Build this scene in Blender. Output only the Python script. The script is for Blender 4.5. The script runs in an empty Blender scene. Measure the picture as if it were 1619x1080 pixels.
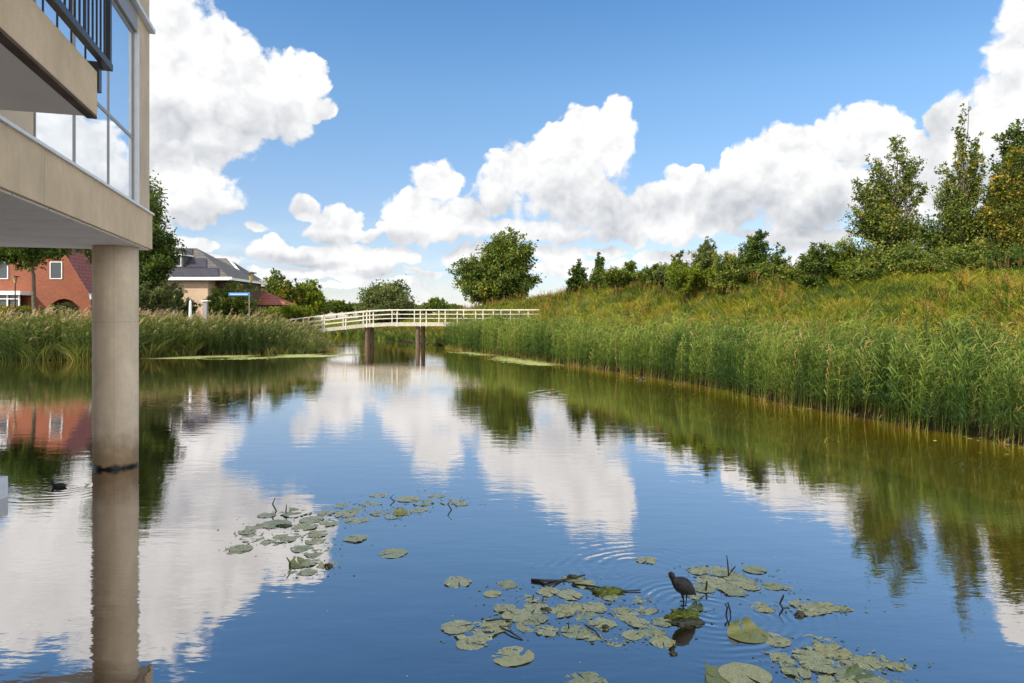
import bpy, bmesh, math, random
import numpy as np
from mathutils import Vector, Matrix

# ------------------------------------------------------------------ camera, sky, sun, exposure
SC = bpy.context.scene
COL = SC.collection
R = math.radians
F, CX, HY, EYE = 1079.0, 809.5, 502.0, 2.7          # focal length in px of a 1619 px wide frame, horizon row, eye height over the water

def P(px, py, Y):                                    # a point at distance Y
    return Vector(((px - CX) / F * Y, Y, EYE - (py - HY) / F * Y))
def W(px, py, z=0.0):                                # a point on the level z
    Y = (EYE - z) * F / (py - HY)
    return Vector(((px - CX) / F * Y, Y, z))

cd = bpy.data.cameras.new('camera'); cam = bpy.data.objects.new('camera', cd); COL.objects.link(cam)
cam.location = (0, 0, EYE); cam.rotation_euler = (R(90), 0, 0)
cd.sensor_width = 36; cd.lens = F / 1619 * 36; cd.shift_y = -(540 - HY) / 1619
cd.clip_start = 0.05; cd.clip_end = 9000
SC.camera = cam
SC.view_settings.view_transform = 'Standard'; SC.view_settings.look = 'None'
SC.view_settings.exposure = 0.55; SC.view_settings.gamma = 1
SC.render.engine = 'CYCLES'
cy = SC.cycles
cy.max_bounces = 6; cy.diffuse_bounces = 3; cy.glossy_bounces = 4; cy.transmission_bounces = 4; cy.transparent_max_bounces = 6
cy.caustics_reflective = True; cy.caustics_refractive = False
cy.use_denoising = True
cy.sample_clamp_indirect = 4

SUN_AZ, SUN_EL = R(-128), R(40)                      # azimuth measured from +Y towards +X
sund = Vector((math.sin(SUN_AZ) * math.cos(SUN_EL), math.cos(SUN_AZ) * math.cos(SUN_EL), math.sin(SUN_EL)))
ld = bpy.data.lights.new('sun', 'SUN'); ld.energy = 4.4; ld.angle = R(0.5); ld.color = (1.0, 0.94, 0.84)
lo = bpy.data.objects.new('sun', ld); COL.objects.link(lo)
lo.rotation_euler = (-sund).to_track_quat('-Z', 'Y').to_euler()

# ---- node helper
class NT:
    def __init__(s, tree): s.t = tree; s.n = tree.nodes; s.l = tree.links
    def node(s, typ, **kw):
        n = s.n.new(typ)
        for k, v in kw.items(): setattr(n, k, v)
        return n
    def put(s, sock, v):
        if v is None: return
        if isinstance(v, bpy.types.NodeSocket): s.l.new(v, sock)
        else: sock.default_value = v
    def m(s, op, a, b=None, c=None, clamp=False):
        n = s.node('ShaderNodeMath', operation=op, use_clamp=clamp)
        for i, v in enumerate((a, b, c)):
            if v is not None: s.put(n.inputs[i], v)
        return n.outputs[0]
    def v(s, op, a, b=None, c=None, out=0):
        n = s.node('ShaderNodeVectorMath', operation=op)
        for i, x in enumerate((a, b, c)):
            if x is not None: s.put(n.inputs[i], x)
        return n.outputs[out]
    def noise(s, vec, scale, detail=4, rough=0.55, lac=2.0, dist=0.0, out='Fac'):
        n = s.node('ShaderNodeTexNoise'); s.put(n.inputs['Vector'], vec)
        n.inputs['Scale'].default_value = scale; n.inputs['Detail'].default_value = detail
        n.inputs['Roughness'].default_value = rough; n.inputs['Distortion'].default_value = dist
        return n.outputs[out]
    def vor(s, vec, scale, smooth=0.6):
        n = s.node('ShaderNodeTexVoronoi', feature='F1'); s.put(n.inputs['Vector'], vec)
        n.inputs['Scale'].default_value = scale
        return n.outputs['Distance']
    def rng(s, v, a, b, c=0.0, d=1.0, smooth=False):
        n = s.node('ShaderNodeMapRange', interpolation_type='SMOOTHSTEP' if smooth else 'LINEAR', clamp=True)
        for i, x in enumerate((v, a, b, c, d)): s.put(n.inputs[i], x)
        return n.outputs[0]
    def ramp(s, f, stops, interp='LINEAR'):
        n = s.node('ShaderNodeValToRGB'); n.color_ramp.interpolation = interp
        e = n.color_ramp.elements
        while len(e) < len(stops): e.new(0.5)
        for i, (p, c) in enumerate(stops):
            e[i].position = p; e[i].color = (*c, 1)
        s.put(n.inputs[0], f); return n.outputs[0]
    def mix(s, f, a, b, mode='MIX'):
        n = s.node('ShaderNodeMix', data_type='RGBA', blend_type=mode)
        s.put(n.inputs[0], f); s.put(n.inputs[6], (*a, 1) if isinstance(a, tuple) and len(a) == 3 else a)
        s.put(n.inputs[7], (*b, 1) if isinstance(b, tuple) and len(b) == 3 else b)
        return n.outputs[2]

def world():
    w = bpy.data.worlds.new('World'); SC.world = w; w.use_nodes = True
    t = NT(w.node_tree); t.n.clear()
    sky = t.node('ShaderNodeTexSky', sky_type='NISHITA', sun_disc=False)
    sky.sun_elevation = SUN_EL; sky.sun_rotation = SUN_AZ
    sky.air_density = 1.0; sky.dust_density = 0.5; sky.ozone_density = 1.6; sky.altitude = 0
    d = t.v('NORMALIZE', t.node('ShaderNodeTexCoord').outputs['Generated'])
    sep = t.node('ShaderNodeSeparateXYZ'); t.l.new(d, sep.inputs[0])
    dz = sep.outputs[2]
    # the cumulus banks: centre and half-size of every heap, given as bearings
    heaps = [(235,50,115,110),(290,235,70,30),(340,232,40,20),(505,180,22,14),(345,95,90,85),(420,175,70,55),(300,110,120,105),(395,150,100,80),(470,140,42,58),(495,175,28,24),(330,190,100,62),(140,140,150,130),(40,60,150,90),(20,300,120,60),(460,195,40,26),
             (268,285,82,52),(320,325,62,34),(180,330,90,40),(305,385,40,16),(330,388,20,12),
             (545,345,38,26),(535,368,52,15),(430,390,38,18),(500,402,62,19),(545,398,44,18),(603,412,42,22),(470,425,60,10),(320,408,60,10),
             (692,292,38,40),(662,340,50,42),(640,365,42,20),(735,345,60,40),(790,315,58,45),(840,275,66,52),(885,235,55,50),(925,195,42,36),(930,240,70,50),(978,178,34,38),(990,215,24,40),(910,310,90,56),(970,345,56,38),(1000,370,30,16),(790,366,170,18),
             (1035,320,44,26),(1082,290,24,22),(1098,274,12,12),(1060,345,60,26),
             (1240,225,48,36),(1190,265,52,46),(1150,315,80,46),(1300,225,66,48),(1375,220,62,52),(1420,240,46,42),(1290,300,130,74),(1420,310,80,80),(1120,350,110,26),(1250,372,130,18),
             (1500,190,34,34),(1540,230,60,62),(1600,160,52,52),(1590,95,34,38),(1625,40,44,50),(1660,120,80,120),(1600,280,90,90),(1480,300,70,70),
             (745,402,40,20),(445,440,70,9),(560,425,60,12),(650,445,70,9),(330,430,60,10),(590,375,14,12),(1080,400,80,14),(1210,410,90,12),(1340,400,60,16),(960,395,40,10),(400,362,24,10),(480,322,24,18),(640,405,30,14),(770,420,50,16),(885,402,44,18),(900,425,70,14),(980,415,24,12),(690,430,40,8),(1170,405,60,10),(560,445,90,6),
             (1900,300,160,120),(2200,150,200,120),(-260,260,200,100),(-500,120,200,160)]
    def S(px, py): return Vector(((px - CX), F, HY - py)).normalized()
    def field(p, lst):
        cur = None
        for (cx, cy_, rx, ry) in lst:
            c = S(cx, cy_); k = c.y if c.y > .3 else .3
            ax = rx / F * k; bz = ry / F * k
            sc = Vector((1 / ax, 1 / (ax * 1.6), 1 / bz))
            q = t.v('MULTIPLY_ADD', p, tuple(sc), tuple(-c * sc))
            q = t.v('LENGTH', q, out=1)
            if cur is None: cur = q
            else: cur = t.m('SMOOTH_MIN', cur, q, 0.16)
        return t.m('SUBTRACT', 1.0, cur)
    wn = t.noise(d, 7.0, 3, 0.5, out='Color')
    wv = t.v('SUBTRACT', wn, (0.5, 0.5, 0.5))
    p = t.v('MULTIPLY_ADD', wv, (0.05, 0.05, 0.045), d)
    wn2 = t.noise(d, 26.0, 3, 0.6, out='Color')
    p = t.v('MULTIPLY_ADD', t.v('SUBTRACT', wn2, (0.5, 0.5, 0.5)), (0.022, 0.022, 0.022), p)
    Fm = field(p, heaps)
    def puff(q):
        a = t.vor(q, 13.0, 0.8); b = t.vor(q, 31.0, 0.7); c = t.noise(q, 55.0, 6, 0.68)
        r = t.m('MULTIPLY', a, -0.62); r = t.m('MULTIPLY_ADD', b, -0.36, r); r = t.m('MULTIPLY_ADD', t.vor(q, 78.0), -0.20, r)
        return t.m('MULTIPLY_ADD', c, 0.46, r)
    h0 = puff(p)
    lit = puff(t.v('ADD', p, (-0.012, -0.004, 0.016)))
    # open sky elsewhere round the horizon carries plain scattered cloud
    dens = t.m('ADD', t.m('MULTIPLY_ADD', Fm, 1.0, 0.385), h0)
    sc2 = t.v('MULTIPLY', d, (1.0, 1.0, 2.2))
    gen = t.m('SUBTRACT', t.noise(sc2, 2.6, 7, 0.6), 0.53)
    away = t.rng(sep.outputs[1], 0.45, 0.15)                    # only away from the banks above
    high = t.rng(dz, 0.46, 0.62)
    mk = t.m('MAXIMUM', away, high)
    gen = t.m('ADD', t.m('MULTIPLY', t.m('ADD', gen, t.m('MULTIPLY', away, 0.07)), mk), t.m('SUBTRACT', mk, 1.0))  # cover out of view thickened to lift the building's shade
    dens = t.m('MAXIMUM', dens, t.m('MULTIPLY', gen, 3.0))
    alpha = t.rng(dens, -0.05, t.rng(t.noise(d, 5, 2, .5), .35, .65, .07, .30), 0, 1, True)
    # thin veil low over the horizon
    veil = t.m('MULTIPLY', t.rng(dz, 0.16, 0.0, 0, 1, True), t.rng(t.noise(t.v('MULTIPLY', d, (5, 5, 26)), 1.7, 5, 0.6), 0.40, 0.62))
    alpha = t.m('MAXIMUM', alpha, t.m('MULTIPLY', veil, 0.62))
    #wisp = t.m('MULTIPLY', t.rng(dens, -0.16, -0.02), t.rng(t.noise(d, 22, 6, 0.7), 0.48, 0.75))
    # relief of the heaps and their grey undersides
    relief = t.m('MULTIPLY', t.m('SUBTRACT', h0, lit), 2.2)
    greys = [(640,384,70,12),(760,388,120,12),(930,378,90,15),(975,330,45,40),(900,330,60,34),(1240,385,170,16),(1185,335,70,44),(1290,350,70,40),(790,340,60,18),
             (440,225,60,24),(350,245,60,22),(290,345,90,18),(260,240,60,22),(250,180,60,26),(545,378,50,8),(430,404,60,7),(600,428,60,6),(500,415,60,6),(1420,375,90,20),(1550,290,60,36),(1480,215,16,50),(400,200,60,34),(1040,335,30,20),(480,330,30,14)]
    G = t.rng(field(p, greys), -0.9, 0.75, 0, 1, True)
    g2 = t.m('MULTIPLY', G, t.rng(t.noise(p, 10, 4, 0.5), 0.28, 0.66, 0.65, 1.15))
    b = t.m('SUBTRACT', 1.06, t.m('MULTIPLY', g2, 0.28))
    b = t.m('ADD', b, t.m('MULTIPLY', relief, 0.20))
    b = t.m('ADD', b, t.m('MULTIPLY', t.m('SUBTRACT', t.noise(p, 9, 6, 0.6), 0.5), 0.12))
    b = t.m('MAXIMUM', b, 0.40)
    b = t.m('MINIMUM', b, 1.22)
    tintc = t.ramp(t.rng(b, 0.4, 1.05), [(0, (0.80, 0.87, 1.0)), (0.6, (0.93, 0.955, 1.0)), (1, (1, 1, 1))])
    CLOUD = 0.66
    b = t.m('MULTIPLY', b, t.m('ADD', t.rng(sep.outputs[1], 0.45, 0.1, 1.0, 1.45), t.rng(t.m('SUBTRACT', sep.outputs[0], t.m('MULTIPLY', sep.outputs[1], .8)), 0.15, 0.7, 0.0, 1.1)))   # clouds out of view, behind and right, brightened to light the shaded facade
    cc = t.v('SCALE', tintc); cc.node.inputs['Scale'].default_value = 1
    t.put(cc.node.inputs['Scale'], t.m('MULTIPLY', b, CLOUD))
    SKY = 0.121
    sk = t.v('SCALE', sky.outputs[0]); sk.node.inputs['Scale'].default_value = SKY
    air = t.ramp(dz, [(0.0, (.80, .79, .92)), (0.15, (.80, .83, .92)), (0.31, (.74, .95, 1.06)), (0.42, (.57, .88, 1.08)), (0.55, (.42, .74, .98)), (1.0, (.38, .72, .98))])
    sk = t.v('MULTIPLY', sk, air)
    col = t.mix(alpha, sk, cc)
    bg = t.node('ShaderNodeBackground'); t.l.new(col, bg.inputs[0]); bg.inputs[1].default_value = 1.0
    o = t.node('ShaderNodeOutputWorld'); t.l.new(bg.outputs[0], o.inputs[0])
    w.cycles.sampling_method = 'MANUAL'; w.cycles.sample_map_resolution = 512
world()

# ------------------------------------------------------------------ materials
def mat(name):
    m = bpy.data.materials.new(name); m.use_nodes = True
    t = NT(m.node_tree); t.n.clear()
    o = t.node('ShaderNodeOutputMaterial')
    return m, t, o
def princ(t, o, color, rough=0.7, spec=0.3, bump=None, bstr=0.3, bdist=0.02, metallic=0.0, ior=None):
    b = t.node('ShaderNodeBsdfPrincipled')
    t.put(b.inputs['Base Color'], (*color, 1) if isinstance(color, tuple) and len(color) == 3 else color)
    t.put(b.inputs['Roughness'], rough); b.inputs['Specular IOR Level'].default_value = spec
    b.inputs['Metallic'].default_value = metallic
    if ior: b.inputs['IOR'].default_value = ior
    if bump is not None:
        n = t.node('ShaderNodeBump'); n.inputs['Strength'].default_value = bstr; n.inputs['Distance'].default_value = bdist
        t.put(n.inputs['Height'], bump); t.l.new(n.outputs[0], b.inputs['Normal'])
    t.l.new(b.outputs[0], o.inputs[0]); return b
def coords(t, kind='Object'): return t.node('ShaderNodeTexCoord').outputs[kind]

def m_plain(name, c, rough=0.6, spec=0.3, var=0.12, scale=6, metallic=0.0, bs=0.15):
    m, t, o = mat(name); co = coords(t)
    n = t.noise(co, scale, 5, 0.6)
    col = t.mix(t.rng(n, 0.3, 0.7), tuple(x * (1 - var) for x in c), tuple(min(1, x * (1 + var)) for x in c))
    princ(t, o, col, rough, spec, n, bs, 0.01, metallic); return m

def m_concrete(name, c, joint=None):
    m, t, o = mat(name); co = coords(t)
    n1 = t.noise(co, 1.3, 6, 0.65); n2 = t.noise(co, 22, 5, 0.7); n3 = t.noise(t.v('MULTIPLY', co, (1.6, 1.6, 0.5)), 1.6, 6, 0.7)
    a = t.mix(t.rng(n1, 0.3, 0.7), tuple(x * 0.84 for x in c), tuple(x * 1.10 for x in c))
    a = t.mix(t.m('MULTIPLY', t.rng(n3, 0.50, 0.72), 0.45), a, tuple(x * 0.68 for x in c))
    a = t.mix(t.m('MULTIPLY', t.rng(n2, 0.52, 0.75), 0.25), a, tuple(x * 0.7 for x in c))
    pit = t.m('MULTIPLY', t.rng(t.vor(co, 24), 0.06, 0.20, 1, 0), t.rng(t.noise(co, 3, 3, .6), .45, .6))
    a = t.mix(t.m('MULTIPLY', pit, 0.5), a, tuple(x * 0.45 for x in c))
    dr = t.m('MULTIPLY', t.rng(t.noise(t.v('MULTIPLY', co, (5, 5, 0.6)), 2.0, 5, 0.7), 0.60, 0.78), 0.35)
    a = t.mix(dr, a, tuple(x * 0.45 for x in c))
    princ(t, o, a, 0.85, 0.2, t.m('ADD', n2, t.m('MULTIPLY', pit, -0.6)), 0.25, 0.008); return m

def m_pillar():
    m, t, o = mat('pillar_concrete'); co = coords(t)
    sep = t.node('ShaderNodeSeparateXYZ'); t.l.new(co, sep.inputs[0]); z = sep.outputs[2]
    c = (0.68, 0.54, 0.375)
    n1 = t.noise(co, 1.6, 6, 0.65); n3 = t.noise(t.v('MULTIPLY', co, (2.2, 2.2, 0.4)), 1.8, 7, 0.7); n2 = t.noise(co, 30, 5, 0.7)
    a = t.mix(t.rng(n1, 0.3, 0.7), tuple(x * 0.80 for x in c), tuple(x * 1.14 for x in c))
    a = t.mix(t.m('MULTIPLY', t.rng(n3, 0.42, 0.72), 0.5), a, (0.42, 0.32, 0.215))
    seam = t.m('MULTIPLY', t.rng(t.m('ABSOLUTE', t.m('SUBTRACT', t.m('ABSOLUTE', sep.outputs[0]), 0.16)), 0.0, 0.012, 1, 0), 0.25)
    a = t.mix(seam, a, (0.16, 0.145, 0.12))
    # rusty tide stain and the wet black foot
    ringj = t.rng(t.m('ABSOLUTE', t.m('SUBTRACT', z, 2.62)), 0.0, 0.012, 0.35, 0); a = t.mix(ringj, a, (0.16, 0.145, 0.12))
    edge = t.m('ADD', z, t.m('MULTIPLY', t.m('SUBTRACT', t.noise(co, 2.4, 6, 0.7), 0.5), 0.9))
    a = t.mix(t.m('MULTIPLY', t.rng(edge, 0.78, 0.14, 0, 1, True), 0.8), a, (0.20, 0.115, 0.04))
    e2 = t.m('ADD', z, t.m('MULTIPLY', t.m('SUBTRACT', t.noise(co, 9.0, 4, 0.6), 0.5), 0.16))
    wet = t.rng(e2, 0.10, 0.03, 0, 1, True)
    a = t.mix(wet, a, (0.006, 0.006, 0.005))
    princ(t, o, a, t.rng(wet, 0, 1, 0.85, 0.35), 0.3, n2, 0.25, 0.008); return m

def m_leaf(name, stops, trans=0.35, rough=0.55, patch=0.0, pscale=0.35, spec=0.14):
    m, t, o = mat(name)
    a = t.node('ShaderNodeAttribute'); a.attribute_name = 'tint'
    f = a.outputs['Fac']
    if patch:
        n = t.noise(coords(t), pscale, 4, 0.6)
        f = t.m('ADD', f, t.m('MULTIPLY', t.m('SUBTRACT', n, 0.5), patch))
    c = t.ramp(f, stops)
    b = t.node('ShaderNodeBsdfPrincipled'); t.l.new(c, b.inputs['Base Color'])
    b.inputs['Roughness'].default_value = rough; b.inputs['Specular IOR Level'].default_value = spec
    tr = t.node('ShaderNodeBsdfTranslucent')
    c2 = t.mix(1.0, c, (1.25, 1.2, 0.55), 'MULTIPLY'); t.l.new(c2, tr.inputs[0])
    mx = t.node('ShaderNodeMixShader'); mx.inputs[0].default_value = trans
    t.l.new(b.outputs[0], mx.inputs[1]); t.l.new(tr.outputs[0], mx.inputs[2]); t.l.new(mx.outputs[0], o.inputs[0])
    return m

def m_brick(name, c1, c2, mortar):
    m, t, o = mat(name); co = coords(t)
    sp = t.node('ShaderNodeSeparateXYZ'); t.l.new(co, sp.inputs[0])
    cb = t.node('ShaderNodeCombineXYZ'); t.l.new(t.m('ADD', sp.outputs[0], sp.outputs[1]), cb.inputs[0]); t.l.new(sp.outputs[2], cb.inputs[1])
    b = t.node('ShaderNodeTexBrick'); t.l.new(cb.outputs[0], b.inputs['Vector'])
    b.inputs['Color1'].default_value = (*c1, 1); b.inputs['Color2'].default_value = (*c2, 1); b.inputs['Mortar'].default_value = (*mortar, 1)
    b.inputs['Scale'].default_value = 1; b.inputs['Brick Width'].default_value = 0.22; b.inputs['Row Height'].default_value = 0.075; b.inputs['Mortar Size'].default_value = 0.008
    col = t.mix(t.rng(t.noise(co, 0.7, 5, 0.6), 0.3, 0.7, 0, 0.35), b.outputs[0], tuple(x * 0.6 for x in c1))
    princ(t, o, col, 0.85, 0.2); return m

def m_tiles(name, c, w=0.25, h=0.33):
    m, t, o = mat(name); co = coords(t)
    sp = t.node('ShaderNodeSeparateXYZ'); t.l.new(co, sp.inputs[0])
    cb = t.node('ShaderNodeCombineXYZ'); t.l.new(t.m('ADD', sp.outputs[0], sp.outputs[1]), cb.inputs[0]); t.l.new(sp.outputs[2], cb.inputs[1])
    b = t.node('ShaderNodeTexBrick'); t.l.new(cb.outputs[0], b.inputs['Vector'])
    b.inputs['Color1'].default_value = (*c, 1); b.inputs['Color2'].default_value = (*[x * 0.75 for x in c], 1); b.inputs['Mortar'].default_value = (*[x * 0.35 for x in c], 1)
    b.inputs['Scale'].default_value = 1; b.inputs['Brick Width'].default_value = w; b.inputs['Row Height'].default_value = h; b.inputs['Mortar Size'].default_value = 0.03
    princ(t, o, b.outputs[0], 0.6, 0.4); return m

def m_glass(name, dark=(0.02, 0.025, 0.03), ior=3.0):
    m, t, o = mat(name)
    n = t.noise(coords(t), 0.5, 2, 0.4)
    princ(t, o, dark, 0.01, 0.5, n, 0.03, 0.02, ior=ior); return m

M = {}
M['concrete'] = m_concrete('cast_concrete', (0.68, 0.51, 0.325))
M['soffit'] = m_plain('soffit_board', (0.78, 0.70, 0.61), 0.8, 0.2, 0.05, 2)
M['pillar'] = m_pillar()
M['render'] = m_concrete('pale_wall_panel', (0.62, 0.49, 0.34))
M['alu'] = m_plain('window_aluminium', (0.27, 0.25, 0.23), 0.4, 0.5, 0.05, 8)
M['alu_pale'] = m_plain('pale_aluminium', (0.68, 0.68, 0.68), 0.4, 0.5, 0.05, 8)
M['dark_metal'] = m_plain('dark_metal', (0.018, 0.019, 0.022), 0.4, 0.5, 0.2, 8)
M['glass'] = m_glass('pane_glass'); _b = [n for n in M['glass'].node_tree.nodes if n.type == 'BSDF_PRINCIPLED'][0]; _b.inputs['Metallic'].default_value = 0.8; _b.inputs['Base Color'].default_value = (.86, .90, .94, 1)
M['house_glass'] = m_glass('house_pane_glass', (0.05, 0.055, 0.06), 1.6)
M['rail_white'] = m_plain('weathered_white_paint', (0.62, 0.565, 0.455), 0.75, 0.25, 0.22, 4)
M['white'] = m_plain('white_paint', (0.78, 0.76, 0.72), 0.5, 0.4, 0.06, 5)
M['offwhite'] = m_plain('weathered_pale_timber', (0.42, 0.38, 0.30), 0.8, 0.2, 0.2, 5)
M['timber'] = m_plain('brown_timber', (0.11, 0.072, 0.05), 0.85, 0.2, 0.3, 5)
M['bark'] = m_plain('bark', (0.13, 0.10, 0.07), 0.9, 0.1, 0.35, 9)
M['bark_pale'] = m_plain('pale_bark', (0.30, 0.27, 0.22), 0.9, 0.1, 0.35, 9)
M['brick'] = m_brick('red_brick', (0.30, 0.085, 0.040), (0.21, 0.056, 0.028), (0.22, 0.14, 0.10))
M['brick_pale'] = m_brick('pale_brick', (0.62, 0.44, 0.30), (0.56, 0.39, 0.26), (0.55, 0.42, 0.3))
M['dark_brick'] = m_brick('dark_brick', (0.09, 0.05, 0.035), (0.07, 0.04, 0.03), (0.10, 0.08, 0.07))
M['tiles_red'] = m_tiles('red_roof_tiles', (0.36, 0.11, 0.075))
M['tiles_grey'] = m_tiles('grey_roof_tiles', (0.135, 0.12, 0.105))
M['solar'] = m_tiles('solar_panel', (0.040, 0.035, 0.048), 1.0, 1.6)
M['blue'] = m_plain('blue_enamel', (0.04, 0.17, 0.42), 0.5, 0.4, 0.05)
M['lamp_glass'] = m_plain('amber_lamp_glass', (0.45, 0.32, 0.12), 0.3, 0.5, 0.05)
M['feather'] = m_plain('black_feathers', (0.016, 0.013, 0.012), 0.5, 0.45, 0.7, 45, bs=0.9)
M['beak'] = m_plain('pale_beak', (0.35, 0.22, 0.18), 0.4, 0.4, 0.05)
M['duck_brown'] = m_plain('brown_feathers', (0.06, 0.045, 0.03), 0.6, 0.3, 0.5, 30)
M['twig'] = m_plain('wet_twig', (0.03, 0.026, 0.015), 0.4, 0.5, 0.4, 30)
M['dead_leaf'] = m_plain('dead_leaf', (0.05, 0.05, 0.02), 0.4, 0.5, 0.4, 30)
M['moss'] = m_plain('wet_moss', (0.12, 0.145, 0.012), 0.6, 0.3, 0.85, 30, bs=1.0)

GREEN = [(0.0, (0.022, 0.042, 0.008)), (0.5, (0.055, 0.085, 0.014)), (1.0, (0.12, 0.145, 0.022))]
M['leaf_dark'] = m_leaf('dark_leaves', [(0, (0.0312, 0.0625, 0.0135)), (0.5, (0.0775, 0.1225, 0.0225)), (1, (0.1750, 0.2125, 0.0360))])
M['leaf_mid'] = m_leaf('mid_leaves', [(0, (0.0520, 0.0910, 0.0164)), (0.5, (0.1300, 0.1755, 0.0304)), (0.85, (0.2470, 0.2600, 0.0468)), (1, (0.3120, 0.2600, 0.0410))])
M['leaf_bright'] = m_leaf('bright_leaves', [(0, (0.0690, 0.1150, 0.0124)), (0.5, (0.1610, 0.2070, 0.0186)), (1, (0.3105, 0.3105, 0.0207))])
M['leaf_grey'] = m_leaf('grey_green_leaves', [(0, (0.0690, 0.0978, 0.0310)), (0.5, (0.1323, 0.1610, 0.0517)), (1, (0.2300, 0.2415, 0.0828))])
M['leaf_yellow'] = m_leaf('yellowing_leaves', [(0, (0.05, 0.08, 0.014)), (0.45, (0.13, 0.16, 0.025)), (0.72, (0.32, 0.27, 0.03)), (1, (0.48, 0.30, 0.04))])
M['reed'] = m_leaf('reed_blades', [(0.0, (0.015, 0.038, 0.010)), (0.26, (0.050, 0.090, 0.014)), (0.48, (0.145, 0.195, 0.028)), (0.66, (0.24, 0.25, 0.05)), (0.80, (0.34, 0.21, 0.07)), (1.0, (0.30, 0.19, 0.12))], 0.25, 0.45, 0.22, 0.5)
M['grass'] = m_leaf('hill_grass', [(0.0, (0.03, 0.065, 0.012)), (0.32, (0.105, 0.155, 0.020)), (0.54, (0.25, 0.27, 0.026)), (0.74, (0.43, 0.37, 0.028)), (0.90, (0.34, 0.19, 0.05)), (1.0, (0.19, 0.085, 0.045))], 0.25, 0.6, 0.60, 0.34)
M['left_reed'] = m_leaf('bank_reed_blades', [(0.0, (0.024, 0.045, 0.014)), (0.30, (0.078, 0.112, 0.028)), (0.52, (0.19, 0.21, 0.048)), (0.66, (0.30, 0.27, 0.075)), (0.80, (0.40, 0.29, 0.12)), (1.0, (0.38, 0.27, 0.18))], 0.3, 0.5, 0.2, 0.4)
M['duckweed'] = m_leaf('duckweed_leaves', [(0, (0.13, 0.19, 0.03)), (0.5, (0.24, 0.29, 0.07)), (1, (0.38, 0.38, 0.16))], 0.0, 0.5)

M['duckweed_dull'] = m_leaf('torn_bits', [(0, (0.08, 0.09, 0.05)), (0.4, (0.18, 0.21, 0.12)), (1, (0.34, 0.35, 0.22))], 0.0, 0.5)
def m_pad(name, c1, c2):
    m, t, o = mat(name); co = coords(t)
    a = t.node('ShaderNodeAttribute'); a.attribute_name = 'tint'
    oi = t.node('ShaderNodeObjectInfo')
    n = t.noise(co, 16, 6, 0.7); n4 = t.noise(co, 60, 4, 0.7)
    c = t.mix(t.rng(n, 0.32, 0.68), c1, c2)
    vein = t.rng(a.outputs['Fac'], 0.72, 0.95)
    c = t.mix(t.m('MULTIPLY', vein, 0.5), c, (0.40, 0.40, 0.24))
    c = t.mix(t.m('MULTIPLY', t.rng(n4, 0.50, 0.64), 0.75), c, (0.07, 0.065, 0.03))
    c = t.mix(t.m('MULTIPLY', t.rng(t.noise(co, 5, 4, .6), 0.52, 0.7), 0.7), c, (0.10, 0.12, 0.05))
    c = t.mix(t.m('MULTIPLY', t.rng(oi.outputs['Random'], 0.55, 1), 0.55), c, (0.42, 0.36, 0.09))
    c = t.mix(t.m('MULTIPLY', t.rng(oi.outputs['Random'], 0.3, 0.0), 0.45), c, (0.12, 0.17, 0.06))
    princ(t, o, c, 0.24, 0.6, t.m('ADD', n, t.m('MULTIPLY', vein, 0.5)), 0.5, 0.01); return m
M['pad'] = m_pad('lily_pad_skin', (0.29, 0.30, 0.115), (0.60, 0.58, 0.31))
M['pad_green'] = m_pad('curled_pad_skin', (0.07, 0.12, 0.015), (0.17, 0.22, 0.05))

# ------------------------------------------------------------------ mesh helpers
def tag(o, label=None, cat=None, group=None, kind=None):
    if label: o['label'] = label
    if cat: o['category'] = cat
    if group: o['group'] = group
    if kind: o['kind'] = kind
    return o
def link(name, me, m, parent=None):
    o = bpy.data.objects.new(name, me); COL.objects.link(o)
    if m is not None and len(me.materials) == 0: me.materials.append(m)
    if parent: o.parent = parent
    return o
def empty(name, loc, label=None, cat=None, group=None, rz=0):
    o = bpy.data.objects.new(name, None); COL.objects.link(o); o.location = loc; o.rotation_euler.z = rz
    o.empty_display_size = 0.2
    return tag(o, label, cat, group)
def npmesh(name, V, Q, tint=None, smooth=False):
    me = bpy.data.meshes.new(name)
    V = np.asarray(V, np.float32); Q = np.asarray(Q, np.int32)
    k = Q.shape[1]
    me.vertices.add(len(V)); me.vertices.foreach_set('co', V.ravel())
    me.loops.add(Q.size); me.loops.foreach_set('vertex_index', Q.ravel())
    me.polygons.add(len(Q)); me.polygons.foreach_set('loop_start', np.arange(0, Q.size, k, dtype=np.int32))
    if smooth: me.polygons.foreach_set('use_smooth', np.ones(len(Q), bool))
    if tint is not None:
        at = me.attributes.new('tint', 'FLOAT', 'POINT'); at.data.foreach_set('value', np.asarray(tint, np.float32))
    me.update(calc_edges=True); me.validate()
    return me

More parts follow.
